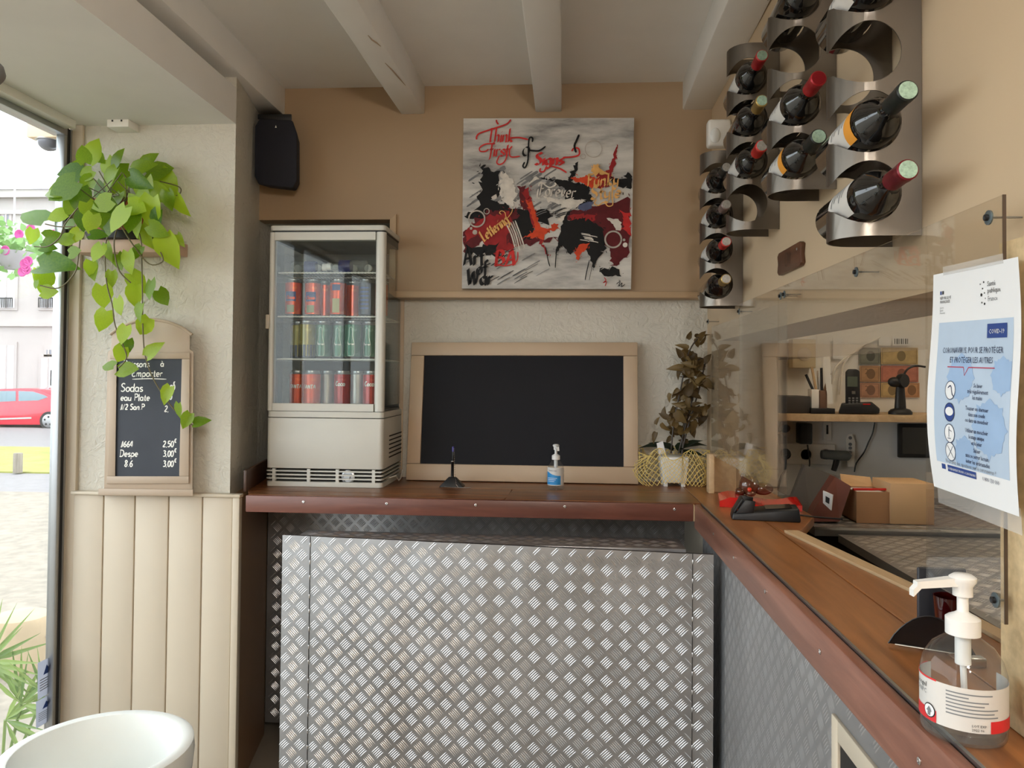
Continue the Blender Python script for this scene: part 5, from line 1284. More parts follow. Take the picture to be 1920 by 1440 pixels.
tt = PZ(1434, 974, ZC)
CTm = thing('card_terminal', 'black card payment terminal lying on the counter before the red tray', 'card terminal', tt, math.radians(-8))
MB().hexa([(-.10, -.035, 0), (.10, -.035, 0), (.10, .04, 0), (-.10, .04, 0)], [(-.095, -.03, .022), (.095, -.03, .042), (.095, .035, .046), (-.095, .035, .028)]).build('case', Mt['black'], CTm, bevel=.006, world=False)
hd = MB()
for s_ in (-1, 1): pass
hd.hexa([(-.088, -.036, .02), (-.035, -.036, .024), (-.035, -.030, .024), (-.088, -.030, .02)], [(-.06, -.034, .062), (-.03, -.034, .058), (-.03, -.028, .058), (-.06, -.028, .062)])
hd.hexa([(-.092, .034, .02), (-.035, .034, .024), (-.035, .040, .024), (-.092, .040, .02)], [(-.07, .032, .066), (-.03, .032, .060), (-.03, .038, .060), (-.07, .038, .066)])
hd.hexa([(-.094, -.03, .024), (-.094, .036, .024), (-.088, .036, .022), (-.088, -.03, .022)], [(-.07, -.03, .064), (-.07, .036, .066), (-.064, .036, .064), (-.064, -.03, .062)])
hd.build('keypad_hood', Mt['black'], CTm, bevel=.002, world=False)
MB().box(-.082, -.05, -.02, .02, .024, .0275).build('keypad', Mt['black_gloss'], CTm, world=False)
for i_, cc in enumerate((srgb(210, 60, 40), srgb(226, 190, 60))): MB().box(-.088, -.078, -.022 + i_ * .016, -.008 + i_ * .016, .0275, .030).build('key', plain('key %d' % i_, cc, .4), CTm, bevel=.001, world=False)
MB().hexa([(.0, -.022, .0335), (.075, -.022, .0405), (.075, .026, .0445), (.0, .026, .0375)], [(.0, -.022, .0355), (.075, -.022, .0425), (.075, .026, .0465), (.0, .026, .0395)]).build('display', Mt['black_gloss'], CTm, world=False)
cb_ = [PZ(1490, 972, ZC) + V3((0, 0, .012)), PZ(1530, 972, ZC) + V3((0, 0, .004)), PZ(1580, 976, ZC) + V3((0, 0, .004))]
MB().tube([Matrix.Rotation(math.radians(8), 3, 'Z') @ (p - tt) for p in cb_], .003, 6).build('cable', Mt['black'], CTm, smooth=True, world=False)
# glossy leaf shaped holder beside the big gel bottle
hp = PZ(1745, 1225, ZC)
HL = thing('glossy_holder', 'glossy black leaf-shaped holder with dark red glass behind the large gel bottle', 'holder', hp)
lf = MB()
def leafp(u, v):
    s_ = math.sin(PI * min(u * 1.0, 1)) ** .8
    return hp + V3((-.052 + .11 * u, .03 - .05 * u, .004 + .052 * (v * s_) + .014 * u * 0))
lf.grid(leafp, 14, 3); k0 = len(lf.v); lf.grid(lambda u, v: leafp(u, v) + V3((.002, .003, 0)), 14, 3)
lf.build('leaf_panel', Mt['black_gloss'], HL, smooth=60)
MB().tube([leafp(u / 14, 1) for u in range(15)], .0012, 5).build('rim', Mt['black'], HL, smooth=True)
MB().tube([leafp(u / 14, 0) + V3((0, -.002, .0)) for u in range(1, 15)], .0014, 5).build('rail', Mt['chrome'], HL, smooth=True)
MB().lathe([(.017, .002), (.02, .004), (.026, .078), (.024, .078), (.018, .008), (0, .008)], hp + V3((.052, .045, 0)), 22).build('glass_cup', plain('dark red green glass', srgb(58, 10, 12), .05, var=.5, vs=18, coat=.5), HL, smooth=50)
MB().box(hp.x + .022, hp.x + .10, hp.y + .09, hp.y + .10, ZC, ZC + .112).build('backing_panel', plain('anthracite plastic', srgb(52, 53, 58), .5), HL, bevel=.003)
MB().box(hp.x + .028, hp.x + .055, hp.y - .058, hp.y - .04, ZC, ZC + .014).build('clip', Mt['chrome'], HL, bevel=.002)

# ================================================================== ORCHID
oc = PZ(1264, 912, ZC); oc.y += .03
OR = thing('orchid', 'wilting orchid in a white footed pot wrapped in yellow net, counter corner', 'plant', oc)
MB().hexa([oc + V3(p) for p in ((-.046, -.046, .014), (.046, -.046, .014), (.046, .046, .014), (-.046, .046, .014))], [oc + V3(p) for p in ((-.056, -.056, .118), (.056, -.056, .118), (.056, .056, .118), (-.056, .056, .118))]).build('pot', Mt['white_gloss'], OR, bevel=.008)
for dx in (-.042, .026):
    for dy in (-.042, .026): MB().box(oc.x + dx, oc.x + dx + .016, oc.y + dy, oc.y + dy + .016, ZC, ZC + .016).build('pot_foot', Mt['white_gloss'], OR, bevel=.002)
netm = plain('yellow net', srgb(224, 200, 120), .7, var=.12)
def net_p(th, v):
    c, s_ = math.cos(th), math.sin(th)
    fl = .020 * math.sin(3 * th + .8) + .012 * math.sin(7 * th) + .006 * math.sin(13 * th + 1)
    ex = .075 * max(0, -c) ** 3 + .05 * max(0, c) ** 3 * max(0, -s_ * .6 + .6)
    r = .096 + fl * (.4 + .6 * v) + ex * (.5 + .5 * math.sin(PI * v))
    z = .020 + .108 * v + (.018 * math.sin(5 * th) + .008 * math.sin(9 * th + 2)) * v - .018 * max(0, math.sin(th * 2 + .6)) * (1 - v)
    if c > .2 and s_ < 0: z -= .02 * (1 - v) * c
    return oc + V3((r * c * 1.05, r * s_ * .85, max(z, .0015)))
nw = MB(); nT, nV = 42, 11
for fam in (1, -1):
    for i in range(nT):
        pv = None
        for j in range(nV + 1):
            th = 2 * PI * (i + fam * j * .5) / nT; p = net_p(th, j / nV)
            if pv is not None:
                d = (p - pv).normalized(); e = d.cross(V3((0, -1, .2))).normalized() * .0011
                nw._add([pv - e, pv + e, p + e, p - e], [(0, 1, 2, 3)])
            pv = p
stuff(nw.build('net_wrap', netm, OR))
MB().tube([net_p(2 * PI * i / 60, 1) for i in range(61)], .0016, 5).build('net_hem', netm, OR, smooth=True)
Mt['orchid_leaf'] = leafmat('orchid leaf', srgb(28, 36, 26), srgb(40, 52, 34), .1, .4)
Mt['orchid_flower'] = leafmat('withered orchid petal', srgb(74, 58, 34), srgb(122, 100, 58), .3, .5)
Mt['orchid_stem'] = plain('dark orchid stem', srgb(52, 40, 28), .5)
OLM = [leaf_mesh('leaf', Mt['orchid_leaf'], .42, .0, .3, .5)]
OFM = [leaf_mesh('petal', Mt['orchid_flower'], .75, .05, .4, .6), leaf_mesh('petal', Mt['orchid_flower'], .6, .0, .6, .9)]
ro = random.Random(5)
yo = oc.y
for (px, py, L, a) in ((1262, 842, .13, 165), (1268, 842, .13, 20), (1262, 845, .10, 150), (1270, 845, .11, 35), (1275, 850, .10, 8)):
    put_leaf(OR, OLM, PY(px, py, yo), L, math.radians(a), V3((0, -.5, 1)), ro)
stems = [[(1258, 850), (1264, 790), (1276, 730), (1284, 690), (1294, 655), (1310, 632)], [(1278, 850), (1290, 800), (1308, 740), (1320, 690), (1322, 678), (1316, 672), (1308, 676), (1300, 690), (1292, 720)], [(1272, 850), (1285, 800), (1296, 760), (1300, 720), (1296, 690), (1288, 670)], [(1280, 850), (1282, 800), (1300, 770), (1312, 760)]]
for st in stems:
    MB().tube([PY(x, y, yo - .01) for x, y in smooth_pl(st, 5)], .0032, 6).build('stem', Mt['orchid_stem'], OR, smooth=True)
def cluster(n, cx, cy, sx, sy, smin=.03, smax=.052):
    for k in range(n):
        px, py = ro.gauss(cx, sx), ro.gauss(cy, sy)
        px = min(px, 1322)
        put_leaf(OR, OFM, PY(px, py, yo + ro.uniform(-.05, .04)), ro.uniform(smin, smax), ro.uniform(0, 2 * PI), V3((ro.uniform(-1, 1), -.7, ro.uniform(-.6, 1))), ro, 'petal')
cluster(40, 1294, 690, 13, 22, .035, .06); cluster(28, 1288, 735, 13, 18, .035, .06); cluster(36, 1287, 778, 20, 16, .035, .065); cluster(20, 1262, 798, 15, 11); cluster(5, 1306, 640, 10, 8)
put_leaf(OR, OFM, PY(1310, 640, yo), .055, math.radians(65), None, ro, 'petal'); put_leaf(OR, OFM, PY(1290, 655, yo), .05, math.radians(150), None, ro, 'petal')
MB().hexa([PY(x, y, yo - .06) for x, y in ((1231, 831), (1243, 827), (1248, 850), (1235, 853))], [PY(x, y, yo - .058) for x, y in ((1231, 831), (1243, 827), (1248, 850), (1235, 853))]).build('plant_tag', Mt['paper'], OR)

# ================================================================== WHITE TUB
tb = PZ(184, 1400, .69)
TB = thing('white_planter', 'large empty white plastic tub in the left foreground below the window', 'planter', (tb.x, tb.y, 0))
R_ = .190
MB().lathe([(R_ * .70, 0), (R_ * .74, .01), (R_ * .97, .60), (R_, .62), (R_ + .004, .66), (R_ + .002, .685), (R_ - .008, .69), (R_ - .022, .687), (R_ - .026, .67), (R_ - .03, .60), (R_ * .74, .45), (0, .45)], (tb.x, tb.y, 0), 56).build('tub', plain('translucent white polyethylene', srgb(232, 236, 234), .35, var=.03), TB, smooth=40)

# ================================================================== ADDED FILL LAMPS (unseen, behind the camera, lift the dim interior)
for i_, (lx, ly) in enumerate(((.22, -.55), (.22, -1.45))):
    t = thing('added_fill_globe', ('nearer' if i_ == 0 else 'rear') + ' unseen globe added as fill light over the customer area', 'lamp', (lx, ly, 2.1), 0, 'added fill globes')
    MB().ball((lx, ly, 2.18), .12, seg=24, rings=16).build('globe', emissive('added fill glow', (1.0, .96, .91, 1), 30.0), t, smooth=True)
    MB().lathe([(.03, 2.29), (.035, 2.30), (.03, 2.33), (.006, 2.34), (.006, ZCEIL)], (lx, ly, 0), 16).build('stem', Mt['alu'], t, smooth=40)

# ================================================================== KITCHEN BEHIND THE HATCH
YK = 3.355
def kb(px0, py0, px1, py1, Y, depth):
    a = PY(px0, py1, Y); b = PY(px1, py0, Y)
    return (min(a.x, b.x), max(a.x, b.x), Y, Y + depth, min(a.z, b.z), max(a.z, b.z))
zsh = PY(1560, 777, 3.08).z
KS = tag(MB().box(.805, 1.62, 3.08, YK, zsh - .028, zsh).build('kitchen_shelf', Mt['pale_wood'], bevel=.002), 'pale wooden shelf on the kitchen wall seen through the hatch', 'shelf')
zwt = 1.0
KW = thing('kitchen_worktop', 'chequered aluminium worktop in the kitchen under the shelf', 'worktop', (1.4, 3.0, .9))
MB().box(.84, 2.28, 2.66, YK, zwt - .03, zwt).build('top_sheet', Mt['tread'], KW)
stuff(tread_bars(V3((.84, 2.66, zwt)), V3((1, 0, 0)), V3((0, 1, 0)), V3((0, 0, 1)), .75, .69).build('raised_bars', Mt['tread_bar'], KW, smooth=60))
MB().box(.84, 2.28, 2.655, 2.66, zwt - .008, zwt + .001).build('front_edge', Mt['chrome'], KW)
MB().box(.86, 2.28, 2.70, YK, 0, zwt - .03).build('base', Mt['dark'], KW)
KL = thing('kitchen_worktop', 'lower chequered aluminium worktop just behind the hatch strip', 'worktop', (1.2, 1.8, 0))
MB().box(.91, 2.28, .95, 2.64, .955, .98).build('top_sheet', Mt['tread'], KL)
stuff(tread_bars(V3((.91, .95, .98)), V3((1, 0, 0)), V3((0, 1, 0)), V3((0, 0, 1)), .80, 1.69).build('raised_bars', Mt['tread_bar'], KL, smooth=60))
MB().box(.93, 2.28, 1.0, 2.62, 0, .955).build('base', Mt['dark'], KL)
# unseen tube added to brighten the kitchen
KLm = thing('added_kitchen_fill', 'unseen tube added on the kitchen ceiling as fill light', 'lamp', (1.45, 2.0, ZCEIL - .06))
MB().box(1.40, 1.50, 1.5, 2.6, ZCEIL - .04, ZCEIL - .001).build('housing', Mt['white_plastic'], KLm, bevel=.004)
MB().tube([(1.45, 1.53, ZCEIL - .055), (1.45, 2.57, ZCEIL - .055)], .014, 12).build('tube', emissive('added warm fill tube', (1.0, .84, .62, 1), 30.0), KLm, smooth=True)
# on the shelf
def kthing(name, label, cat, box, mat, bev=.003):
    return tag(MB().box(*box).build(name, mat, bevel=bev), label, cat)
def on_shelf(b, z=zsh): return b[:4] + (z + .0005, b[5])
kthing('set_top_box', 'long dark grey electronic box at the left of the kitchen shelf', 'electronics', on_shelf(kb(1409, 743, 1519, 774, 3.13, .16)), plain('dark grey casing', srgb(58, 54, 52), .5))
TRY = thing('pen_cup', 'brown and white pen cup with pens on a black tray, kitchen shelf', 'pen cup', PY(1540, 774, 3.14))
MB().box(*on_shelf(kb(1521, 766, 1566, 775, 3.11, .12))).build('tray', Mt['black'], TRY, bevel=.002)
MB().box(*kb(1522, 730, 1536, 766, 3.13, .05)).build('cup', Mt['white_plastic'], TRY, bevel=.002)
MB().box(*kb(1537, 732, 1551, 766, 3.13, .05)).build('cup', plain('brown card', srgb(112, 84, 66), .6), TRY, bevel=.002)
for (a, b, c) in (((1526, 735), (1511, 702), 'black'), ((1530, 730), (1522, 688), 'pale_wood'), ((1541, 732), (1540, 690), 'black'), ((1546, 732), (1556, 700), 'side_brown'), ((1536, 730), (1534, 695), 'chrome')):
    MB().tube([PY(a[0], a[1], 3.15), PY(b[0], b[1], 3.16)], .0055, 8).build('pen', Mt[c], TRY, smooth=True)
o = MB().hexa([PY(x, y, 3.125) for x, y in ((1553, 757), (1562, 757), (1555, 669), (1552, 667), (1544, 669), (1542, 674))], [PY(x, y, 3.129) for x, y in ((1553, 757), (1562, 757), (1555, 669), (1552, 667), (1544, 669), (1542, 674))]).build('white_ruler', Mt['white_plastic'])
tag(o, 'upright white plastic blade leaning in front of the pen cup', 'ruler')
PH = thing('cordless_phone', 'black cordless phone upright in its charging base on the kitchen shelf', 'phone', PY(1608, 775, 3.13))
MB().hexa([PY(x, y, 3.10) for x, y in ((1572, 775), (1648, 776), (1650, 768), (1634, 755), (1578, 757))], [PY(x, y, 3.20) for x, y in ((1572, 772), (1648, 773), (1650, 766), (1634, 753), (1578, 755))]).build('base', Mt['black'], PH, bevel=.004)
hs = MB().hexa([PY(x, y, 3.12) for x, y in ((1585, 765), (1613, 765), (1612, 696), (1606, 692), (1590, 692), (1585, 697))], [PY(x, y, 3.145) for x, y in ((1585, 765), (1613, 765), (1612, 696), (1606, 692), (1590, 692), (1585, 697))]).build('handset', Mt['black'], PH, bevel=.004)
MB().box(*kb(1589, 706, 1608, 725, 3.1185, .002)).build('display', plain('grey green display', srgb(84, 92, 80), .3), hs)
MB().box(*kb(1597, 733, 1604, 739, 3.1175, .003)).build('button', Mt['chrome'], hs)
for j in range(4):
    for i in range(3): MB().box(*kb(1591 + i * 7, 745 + j * 4.6, 1595 + i * 7, 748 + j * 4.6, 3.118, .003)).build('key', Mt['alu'], hs)
MB().hexa([PY(x, y, 3.098) for x, y in ((1618, 759), (1632, 759), (1632, 757), (1618, 757))], [PY(x, y, 3.0985) for x, y in ((1618, 759), (1632, 759), (1632, 757), (1618, 757))]).build('red_logo', redpl, PH)
HSd = thing('headset_stand', 'black wireless headset on its charging stand, right end of the kitchen shelf', 'headset', PY(1688, 777, 3.13))
MB().lathe([(.045, 0), (.045, .010), (.036, .020), (.022, .024), (.016, .115), (.0, .118)], (PY(1688, 777, 3.14).x, 3.14, zsh + .0005), 20, sy=.7).build('stand', Mt['black'], HSd, smooth=40)
hc = PY(1692, 714, 3.13); MB().lathe([(.0, -.012), (.026, -.012), (.029, 0), (.026, .012), (0, .012)], hc, 20, M=Matrix.Rotation(PI / 2, 3, 'X') @ Matrix.Rotation(.5, 3, 'Y')).ball(hc + V3((-.03, 0, -.005)), .026, .018, .02).build('earpiece', Mt['black'], HSd, smooth=40)
MB().tube([PY(x, y, 3.13) for x, y in smooth_pl([(1694, 704), (1702, 692), (1716, 686), (1735, 688)], 4)], .004, 8).build('boom', Mt['black'], HSd, smooth=True)
# banknotes and papers on the wall
nt_c = [(1652, 652, 1721, 683, srgb(176, 156, 112), 'one beige banknote with a dark portrait, top right of the wall notes', '1'), (1611, 652, 1650, 683, srgb(120, 122, 112), 'bluish grey banknote left of the portrait note', None),
        (1612, 686, 1650, 716, srgb(178, 142, 108), 'orange banknote marked 20 above the phone', '20'), (1652, 686, 1722, 716, srgb(178, 116, 98), 'red banknote in the middle row of the wall notes', None),
        (1612, 718, 1650, 745, srgb(182, 140, 116), 'pink banknote marked 20 beside the phone', '20'), (1652, 718, 1690, 745, srgb(190, 166, 120), 'yellow banknote behind the headset stand', None), (1692, 718, 1724, 745, srgb(190, 144, 106), 'orange portrait banknote right of the headset stand', None)]
for (x0, y0, x1, y1, c, lbl, tx) in nt_c:
    t = thing('banknote', lbl, 'banknote', PY((x0 + x1) / 2, y1, YK), 0, 'banknotes pinned on the kitchen wall')
    bx = kb(x0, y0, x1, y1, YK - .004, .0015)
    MB().box(*bx).build('note', plain('note paper', c, .7, var=.14, vs=40), t)
    dk = plain('note print', shade(c, .45), .7)
    cx, cz = bx[0] * .45 + bx[1] * .55, (bx[4] + bx[5]) / 2
    if tx == '20':
        print_text('20', lambda x, y, z: V3((bx[0] + .02 + x, YK - .0048, bx[5] - .035 + y)), .034).build('figure', dk, t)
    MB().poly([V3((cx + .018 * math.cos(a), YK - .0046, cz + .022 * math.sin(a))) for a in [2 * PI * k / 16 for k in range(16)]]).build('portrait', dk, t)
    pen_mb = MB(); pen(pen_mb, [[(bx[0] + .006, bx[4] + .005), (bx[1] - .006, bx[4] + .005)], [(bx[0] + .006, bx[5] - .005), (bx[1] - .006, bx[5] - .005)], [(bx[0] + .006, bx[4] + .005), (bx[0] + .006, bx[5] - .005)], [(bx[1] - .006, bx[4] + .005), (bx[1] - .006, bx[5] - .005)]], lambda a, c2, z: V3((a, YK - .0045, c2)), .0018, sm=False, taper=False); pen_mb.build('border', dk, t)
MTR = thing('meter_box', 'cream meter box with a round dial on the kitchen wall', 'meter box', PY(1508, 690, YK))
MB().box(*kb(1486, 636, 1530, 690, 3.29, .062)).build('case', plain('cream casing', srgb(196, 182, 152), .5), MTR, bevel=.004)
MB().lathe([(.028, 0), (.028, .003), (.024, .005), (0, .005)], PY(1508, 664, 3.29), 24, M=Matrix.Rotation(PI / 2, 3, 'X')).build('dial', Mt['cream'], MTR, smooth=40)
for i, (x0, y0, x1, y1, l) in enumerate(((1562, 634, 1581, 673, 'white paper strip hanging left of the banknotes'), (1648, 632, 1670, 648, 'small white ticket above the banknotes'), (1674, 632, 1708, 648, 'barcode ticket above the banknotes'))):
    o = MB().box(*kb(x0, y0, x1, y1, YK - .012, .002)).build('paper_slip', Mt['paper']); tag(o, l, 'paper')
    if i == 2:
        for k in range(7): MB().box(*kb(x0 + 3 + k * 4, y0 + 3, x0 + 4.5 + k * 4 + (k % 2), y1 - 3, YK - .0128, .0006)).build('barcode', Mt['ink_black'], o)
for k, pts in enumerate(([(1640, 634), (1610, 655), (1585, 672), (1565, 692), (1560, 720)], [(1650, 632), (1620, 648), (1596, 664), (1580, 690), (1575, 740)])):
    tag(MB().tube([PY(x, y, YK - .02) for x, y in smooth_pl(pts, 5)], .004, 7).build('white_cable', Mt['white_plastic'], smooth=True), ('upper' if k == 0 else 'lower') + ' of two white cables slanting across the kitchen wall', 'cable')
# sockets and plugs under the shelf
KSk = thing('wall_socket', 'round white wall socket with a black plug and looping cable under the shelf', 'socket', PY(1474, 812, YK))
MB().lathe([(.034, 0), (.034, .008), (.028, .012), (0, .012)], PY(1474, 803, YK), 24, M=Matrix.Rotation(PI / 2, 3, 'X')).build('plate', Mt['white_plastic'], KSk, smooth=40)
MB().tube([PY(x, y, 3.31) for x, y in smooth_pl([(1476, 802), (1462, 812), (1440, 816), (1424, 826), (1414, 840), (1408, 870), (1402, 890), (1388, 896), (1374, 890), (1368, 880)], 5)], .0055, 8).build('cable', Mt['black'], KSk, smooth=True)
MB().tube([PY(1474, 803, 3.345), PY(1472, 804, 3.30)], .017, 14).build('plug', Mt['black'], KSk, smooth=40)
DS = thing('wall_socket', 'wide white triple socket plate with a black plug, low on the kitchen wall', 'socket', PY(1514, 870, YK))
MB().box(*kb(1463, 833, 1566, 870, YK - .012, .012)).build('plate', Mt['white_plastic'], DS, bevel=.003)
for px in (1473, 1511, 1548): MB().lathe([(.026, 0), (.026, .003), (.022, .003), (.022, -.004), (0, -.004)], PY(px, 852, YK - .012), 22, M=Matrix.Rotation(PI / 2, 3, 'X')).build('socket_ring', Mt['white_plastic'], DS, smooth=40)
MB().tube([PY(1473, 850, 3.345), PY(1473, 850, 3.30)], .020, 16).build('plug', Mt['black'], DS, smooth=40)
MB().tube([PY(x, y, 3.30) for x, y in smooth_pl([(1473, 853), (1472, 880), (1464, 895), (1458, 920)], 5)], .0045, 8).build('cable', Mt['black'], DS, smooth=True)
tag(MB().box(*kb(1501, 794, 1524, 833, 3.28, .07)).build('power_adapter', Mt['black'], bevel=.006), 'black power adapter plugged in below the kitchen shelf', 'adapter')
tag(MB().tube([PY(x, y, 3.30) for x, y in smooth_pl([(1514, 834), (1516, 850), (1518, 872), (1512, 880)], 4)], .003, 6).build('adapter_cable', Mt['black'], smooth=True), 'thin black cable hanging from the power adapter', 'cable')
TS = thing('timer_switch', 'narrow white switch with black slider under the kitchen shelf', 'switch', PY(1551, 825, YK))
MB().box(*kb(1544, 791, 1559, 826, YK - .01, .01)).build('plate', Mt['white_plastic'], TS, bevel=.002)
MB().box(*kb(1550, 797, 1553, 814, YK - .014, .006)).build('slider', Mt['black'], TS)
RM = thing('remote_control', 'white remote control with dark buttons hanging on the kitchen wall', 'remote', PY(1594, 877, YK))
MB().hexa([PY(x, y, YK - .02) for x, y in ((1589, 876), (1602, 876), (1604, 830), (1599, 814), (1590, 814), (1586, 822))], [PY(x, y, YK - .004) for x, y in ((1589, 876), (1602, 876), (1604, 830), (1599, 814), (1590, 814), (1586, 822))]).build('case', Mt['white_plastic'], RM, bevel=.003)
for py in (821, 833, 840, 848): MB().lathe([(.007, 0), (.007, .003), (0, .003)], PY(1594, py, YK - .02), 12, M=Matrix.Rotation(PI / 2, 3, 'X')).build('button', Mt['ink_grey'], RM)
tag(MB().tube([PY(x, y, YK - .012) for x, y in smooth_pl([(1640, 792), (1636, 812), (1628, 830), (1620, 848), (1606, 868), (1602, 885)], 4)], .003, 6).build('black_cable', Mt['black'], smooth=True), 'thin black cable slanting down right of the remote', 'cable')
TBL = thing('tablet', 'black framed tablet hanging on the kitchen wall, right of the cables', 'tablet', PY(1705, 858, YK))
MB().box(*kb(1685, 795, 1745, 858, YK - .02, .018)).build('frame', Mt['black'], TBL, bevel=.004)
MB().box(*kb(1692, 802, 1740, 851, YK - .0215, .002)).build('screen', plain('dark screen', srgb(58, 54, 46), .15), TBL)
GN = thing('hand_scanner', 'grey hand-held scanner hanging before the triple socket', 'scanner', PY(1575, 885, 3.28))
MB().tube([PY(1540, 852, 3.28), PY(1560, 853, 3.28), PY(1588, 855, 3.28), PY(1593, 858, 3.28)], [.017, .020, .022, .015], 14).build('head', plain('grey casing', srgb(96, 100, 98), .45), GN, smooth=40)
MB().tube([PY(1570, 856, 3.28), PY(1567, 870, 3.285), PY(1563, 882, 3.29)], [.013, .012, .011], 12).build('grip', Mt['black'], GN, smooth=40)
# on the kitchen worktop
def wbox(px0, py0, px1, depth, Y=2.74):
    a = PY(px0, py0, Y); b = PY(px1, py0, Y); return (a.x, b.x, Y, Y + depth, zwt + .0015, a.z)
card = plain('brown cardboard', srgb(170, 128, 92), .75, var=.06, bmp=.05); card2 = plain('light cardboard', srgb(212, 176, 134), .75, var=.05)
C1 = thing('carton', 'open brown cardboard box on the kitchen worktop with a red pen on top', 'carton', PY(1637, 973, 2.74))
bx = wbox(1606, 922, 1668, .14)
MB().box(bx[0], bx[1], bx[2], bx[2] + .004, bx[4], bx[5]).box(bx[0], bx[1], bx[3] - .004, bx[3], bx[4], bx[5]).box(bx[0], bx[0] + .004, bx[2] + .004, bx[3] - .004, bx[4], bx[5]).box(bx[1] - .004, bx[1], bx[2] + .004, bx[3] - .004, bx[4], bx[5]).box(bx[0], bx[1], bx[2] + .004, bx[3] - .004, bx[4], bx[4] + .004).build('box', card, C1)
MB().box(bx[0] + .006, bx[1] - .006, bx[2] + .006, bx[3] - .006, bx[4] + .005, bx[5] - .004).build('paper_stack', Mt['paper'], C1)
MB().hexa([(bx[0], bx[3], bx[5]), (bx[1], bx[3], bx[5]), (bx[1], bx[3] + .002, bx[5]), (bx[0], bx[3] + .002, bx[5])], [(bx[0] + .004, bx[3] + .03, bx[5] + .04), (bx[1], bx[3] + .03, bx[5] + .03), (bx[1], bx[3] + .032, bx[5] + .03), (bx[0] + .004, bx[3] + .032, bx[5] + .04)]).build('flap', card2, C1)
tag(MB().tube([(bx[0] - .005, bx[2] + .02, bx[5] + .005), (bx[1] + .012, bx[2] + .03, bx[5] + .006)], .0045, 8).build('red_pen', redpl, smooth=True), 'red pen lying across the open brown carton', 'pen')
tag(MB().box(*wbox(1670, 906, 1752, .16, 2.73)).build('carton', card2, bevel=.002), 'plain light cardboard box right of the brown carton, partly behind the poster', 'carton')
BX = thing('display_box', 'dark reddish folder box leaning on the kitchen worktop left of the cartons', 'box', PY(1560, 975, 2.72))
MB().hexa([PY(1512, 978, 2.72), PY(1574, 978, 2.72), PY(1596, 912, 2.74), PY(1566, 894, 2.76)], [p + V3((.002, .06, 0)) for p in (PY(1512, 978, 2.72), PY(1574, 978, 2.72), PY(1596, 912, 2.74), PY(1566, 894, 2.76))]).build('folder', plain('reddish brown leatherette', srgb(104, 58, 48), .45), BX)
MB().hexa([PY(1470, 972, 2.80), PY(1520, 976, 2.74), PY(1575, 894, 2.86), PY(1508, 872, 2.95)], [p + V3((0, .03, 0)) for p in (PY(1470, 972, 2.80), PY(1520, 976, 2.74), PY(1575, 894, 2.86), PY(1508, 872, 2.95))]).build('cover', plain('charcoal cover', srgb(70, 66, 62), .5), BX)
CDt = thing('card_stand', 'small white tent card with dark drawing on the kitchen worktop', 'card', PY(1552, 955, 2.70))
cq = [PY(1543, 943, 2.70), PY(1558, 957, 2.69), PY(1561, 928, 2.69), PY(1543, 920, 2.70)]
MB().hexa(cq, [p + V3((.004, .004, 0)) for p in cq]).build('card', Mt['paper'], CDt)
MB().poly([quadlerp(cq, u, v) + V3((-.0005, -.0008, 0)) for u, v in ((.3, .25), (.75, .3), (.75, .7), (.3, .7))]).build('drawing', Mt['ink_black'], CDt)

# ================================================================== OUTSIDE
ZG = -.5
Mt['paving'] = plain('pale cobbled paving', srgb(128, 120, 108), .8, var=.2, vs=9, bmp=.4, bs=14, bd=.02)
Mt['grass'] = plain('dry yellow green grass', srgb(140, 142, 74), .9, var=.25, vs=3, bmp=.5, bs=60, bd=.03)
Mt['asphalt'] = plain('grey asphalt', srgb(120, 117, 118), .85, var=.1)
Mt['facade'] = plain('pale limestone facade', srgb(166, 160, 158), .8, var=.05, vs=.8)
def gnd(nm, y0, y1, mat, lbl, z=0): struct(MB().box(-60, -2.0, y0, y1, ZG - .2, ZG + z).build(nm, mat), lbl)
gnd('ground_paving', -8, 12.2, Mt['paving'], 'pale cobbled pavement outside the window')
gnd('ground_path', 12.2, 14.4, Mt['asphalt'], 'grey path beyond the paving')
gnd('ground_grass', 14.4, 19.2, Mt['grass'], 'strip of dry grass before the road', .03)
gnd('ground_road', 19.2, 29.7, Mt['asphalt'], 'road where the red car is parked')
FC = thing('town_house', 'pale stone town house across the street', 'building', (-21, 30, ZG))
YFc = 30.0
MB().box(-45, -12, YFc, YFc + 6, ZG, PY(60, 358, YFc).z).build('wall', Mt['facade'], FC)
MB().box(-45, -12, YFc - .25, YFc + 6, PY(60, 372, YFc).z, PY(60, 358, YFc).z).build('cornice', Mt['facade'], FC)
zr0 = PY(60, 358, YFc).z; zr1 = PY(60, 343, YFc).z
MB().hexa([(-45, YFc - .3, zr0), (-12, YFc - .3, zr0), (-12, YFc + 6, zr0 + .2), (-45, YFc + 6, zr0 + .2)], [(-45, YFc + .1, zr1), (-12, YFc + .1, zr1), (-12, YFc + 5, zr1 + .5), (-45, YFc + 5, zr1 + .5)]).build('roof', plain('grey roof tile', srgb(150, 148, 152), .8, var=.2, vs=4), FC)
for y in (398, 582 + 26):
    z = PY(60, y, YFc).z; MB().box(-45, -12, YFc - .1, YFc, z - .09, z + .09).build('string_course', Mt['facade'], FC)
glz = plain('dark window glass', srgb(120, 126, 136), .15)
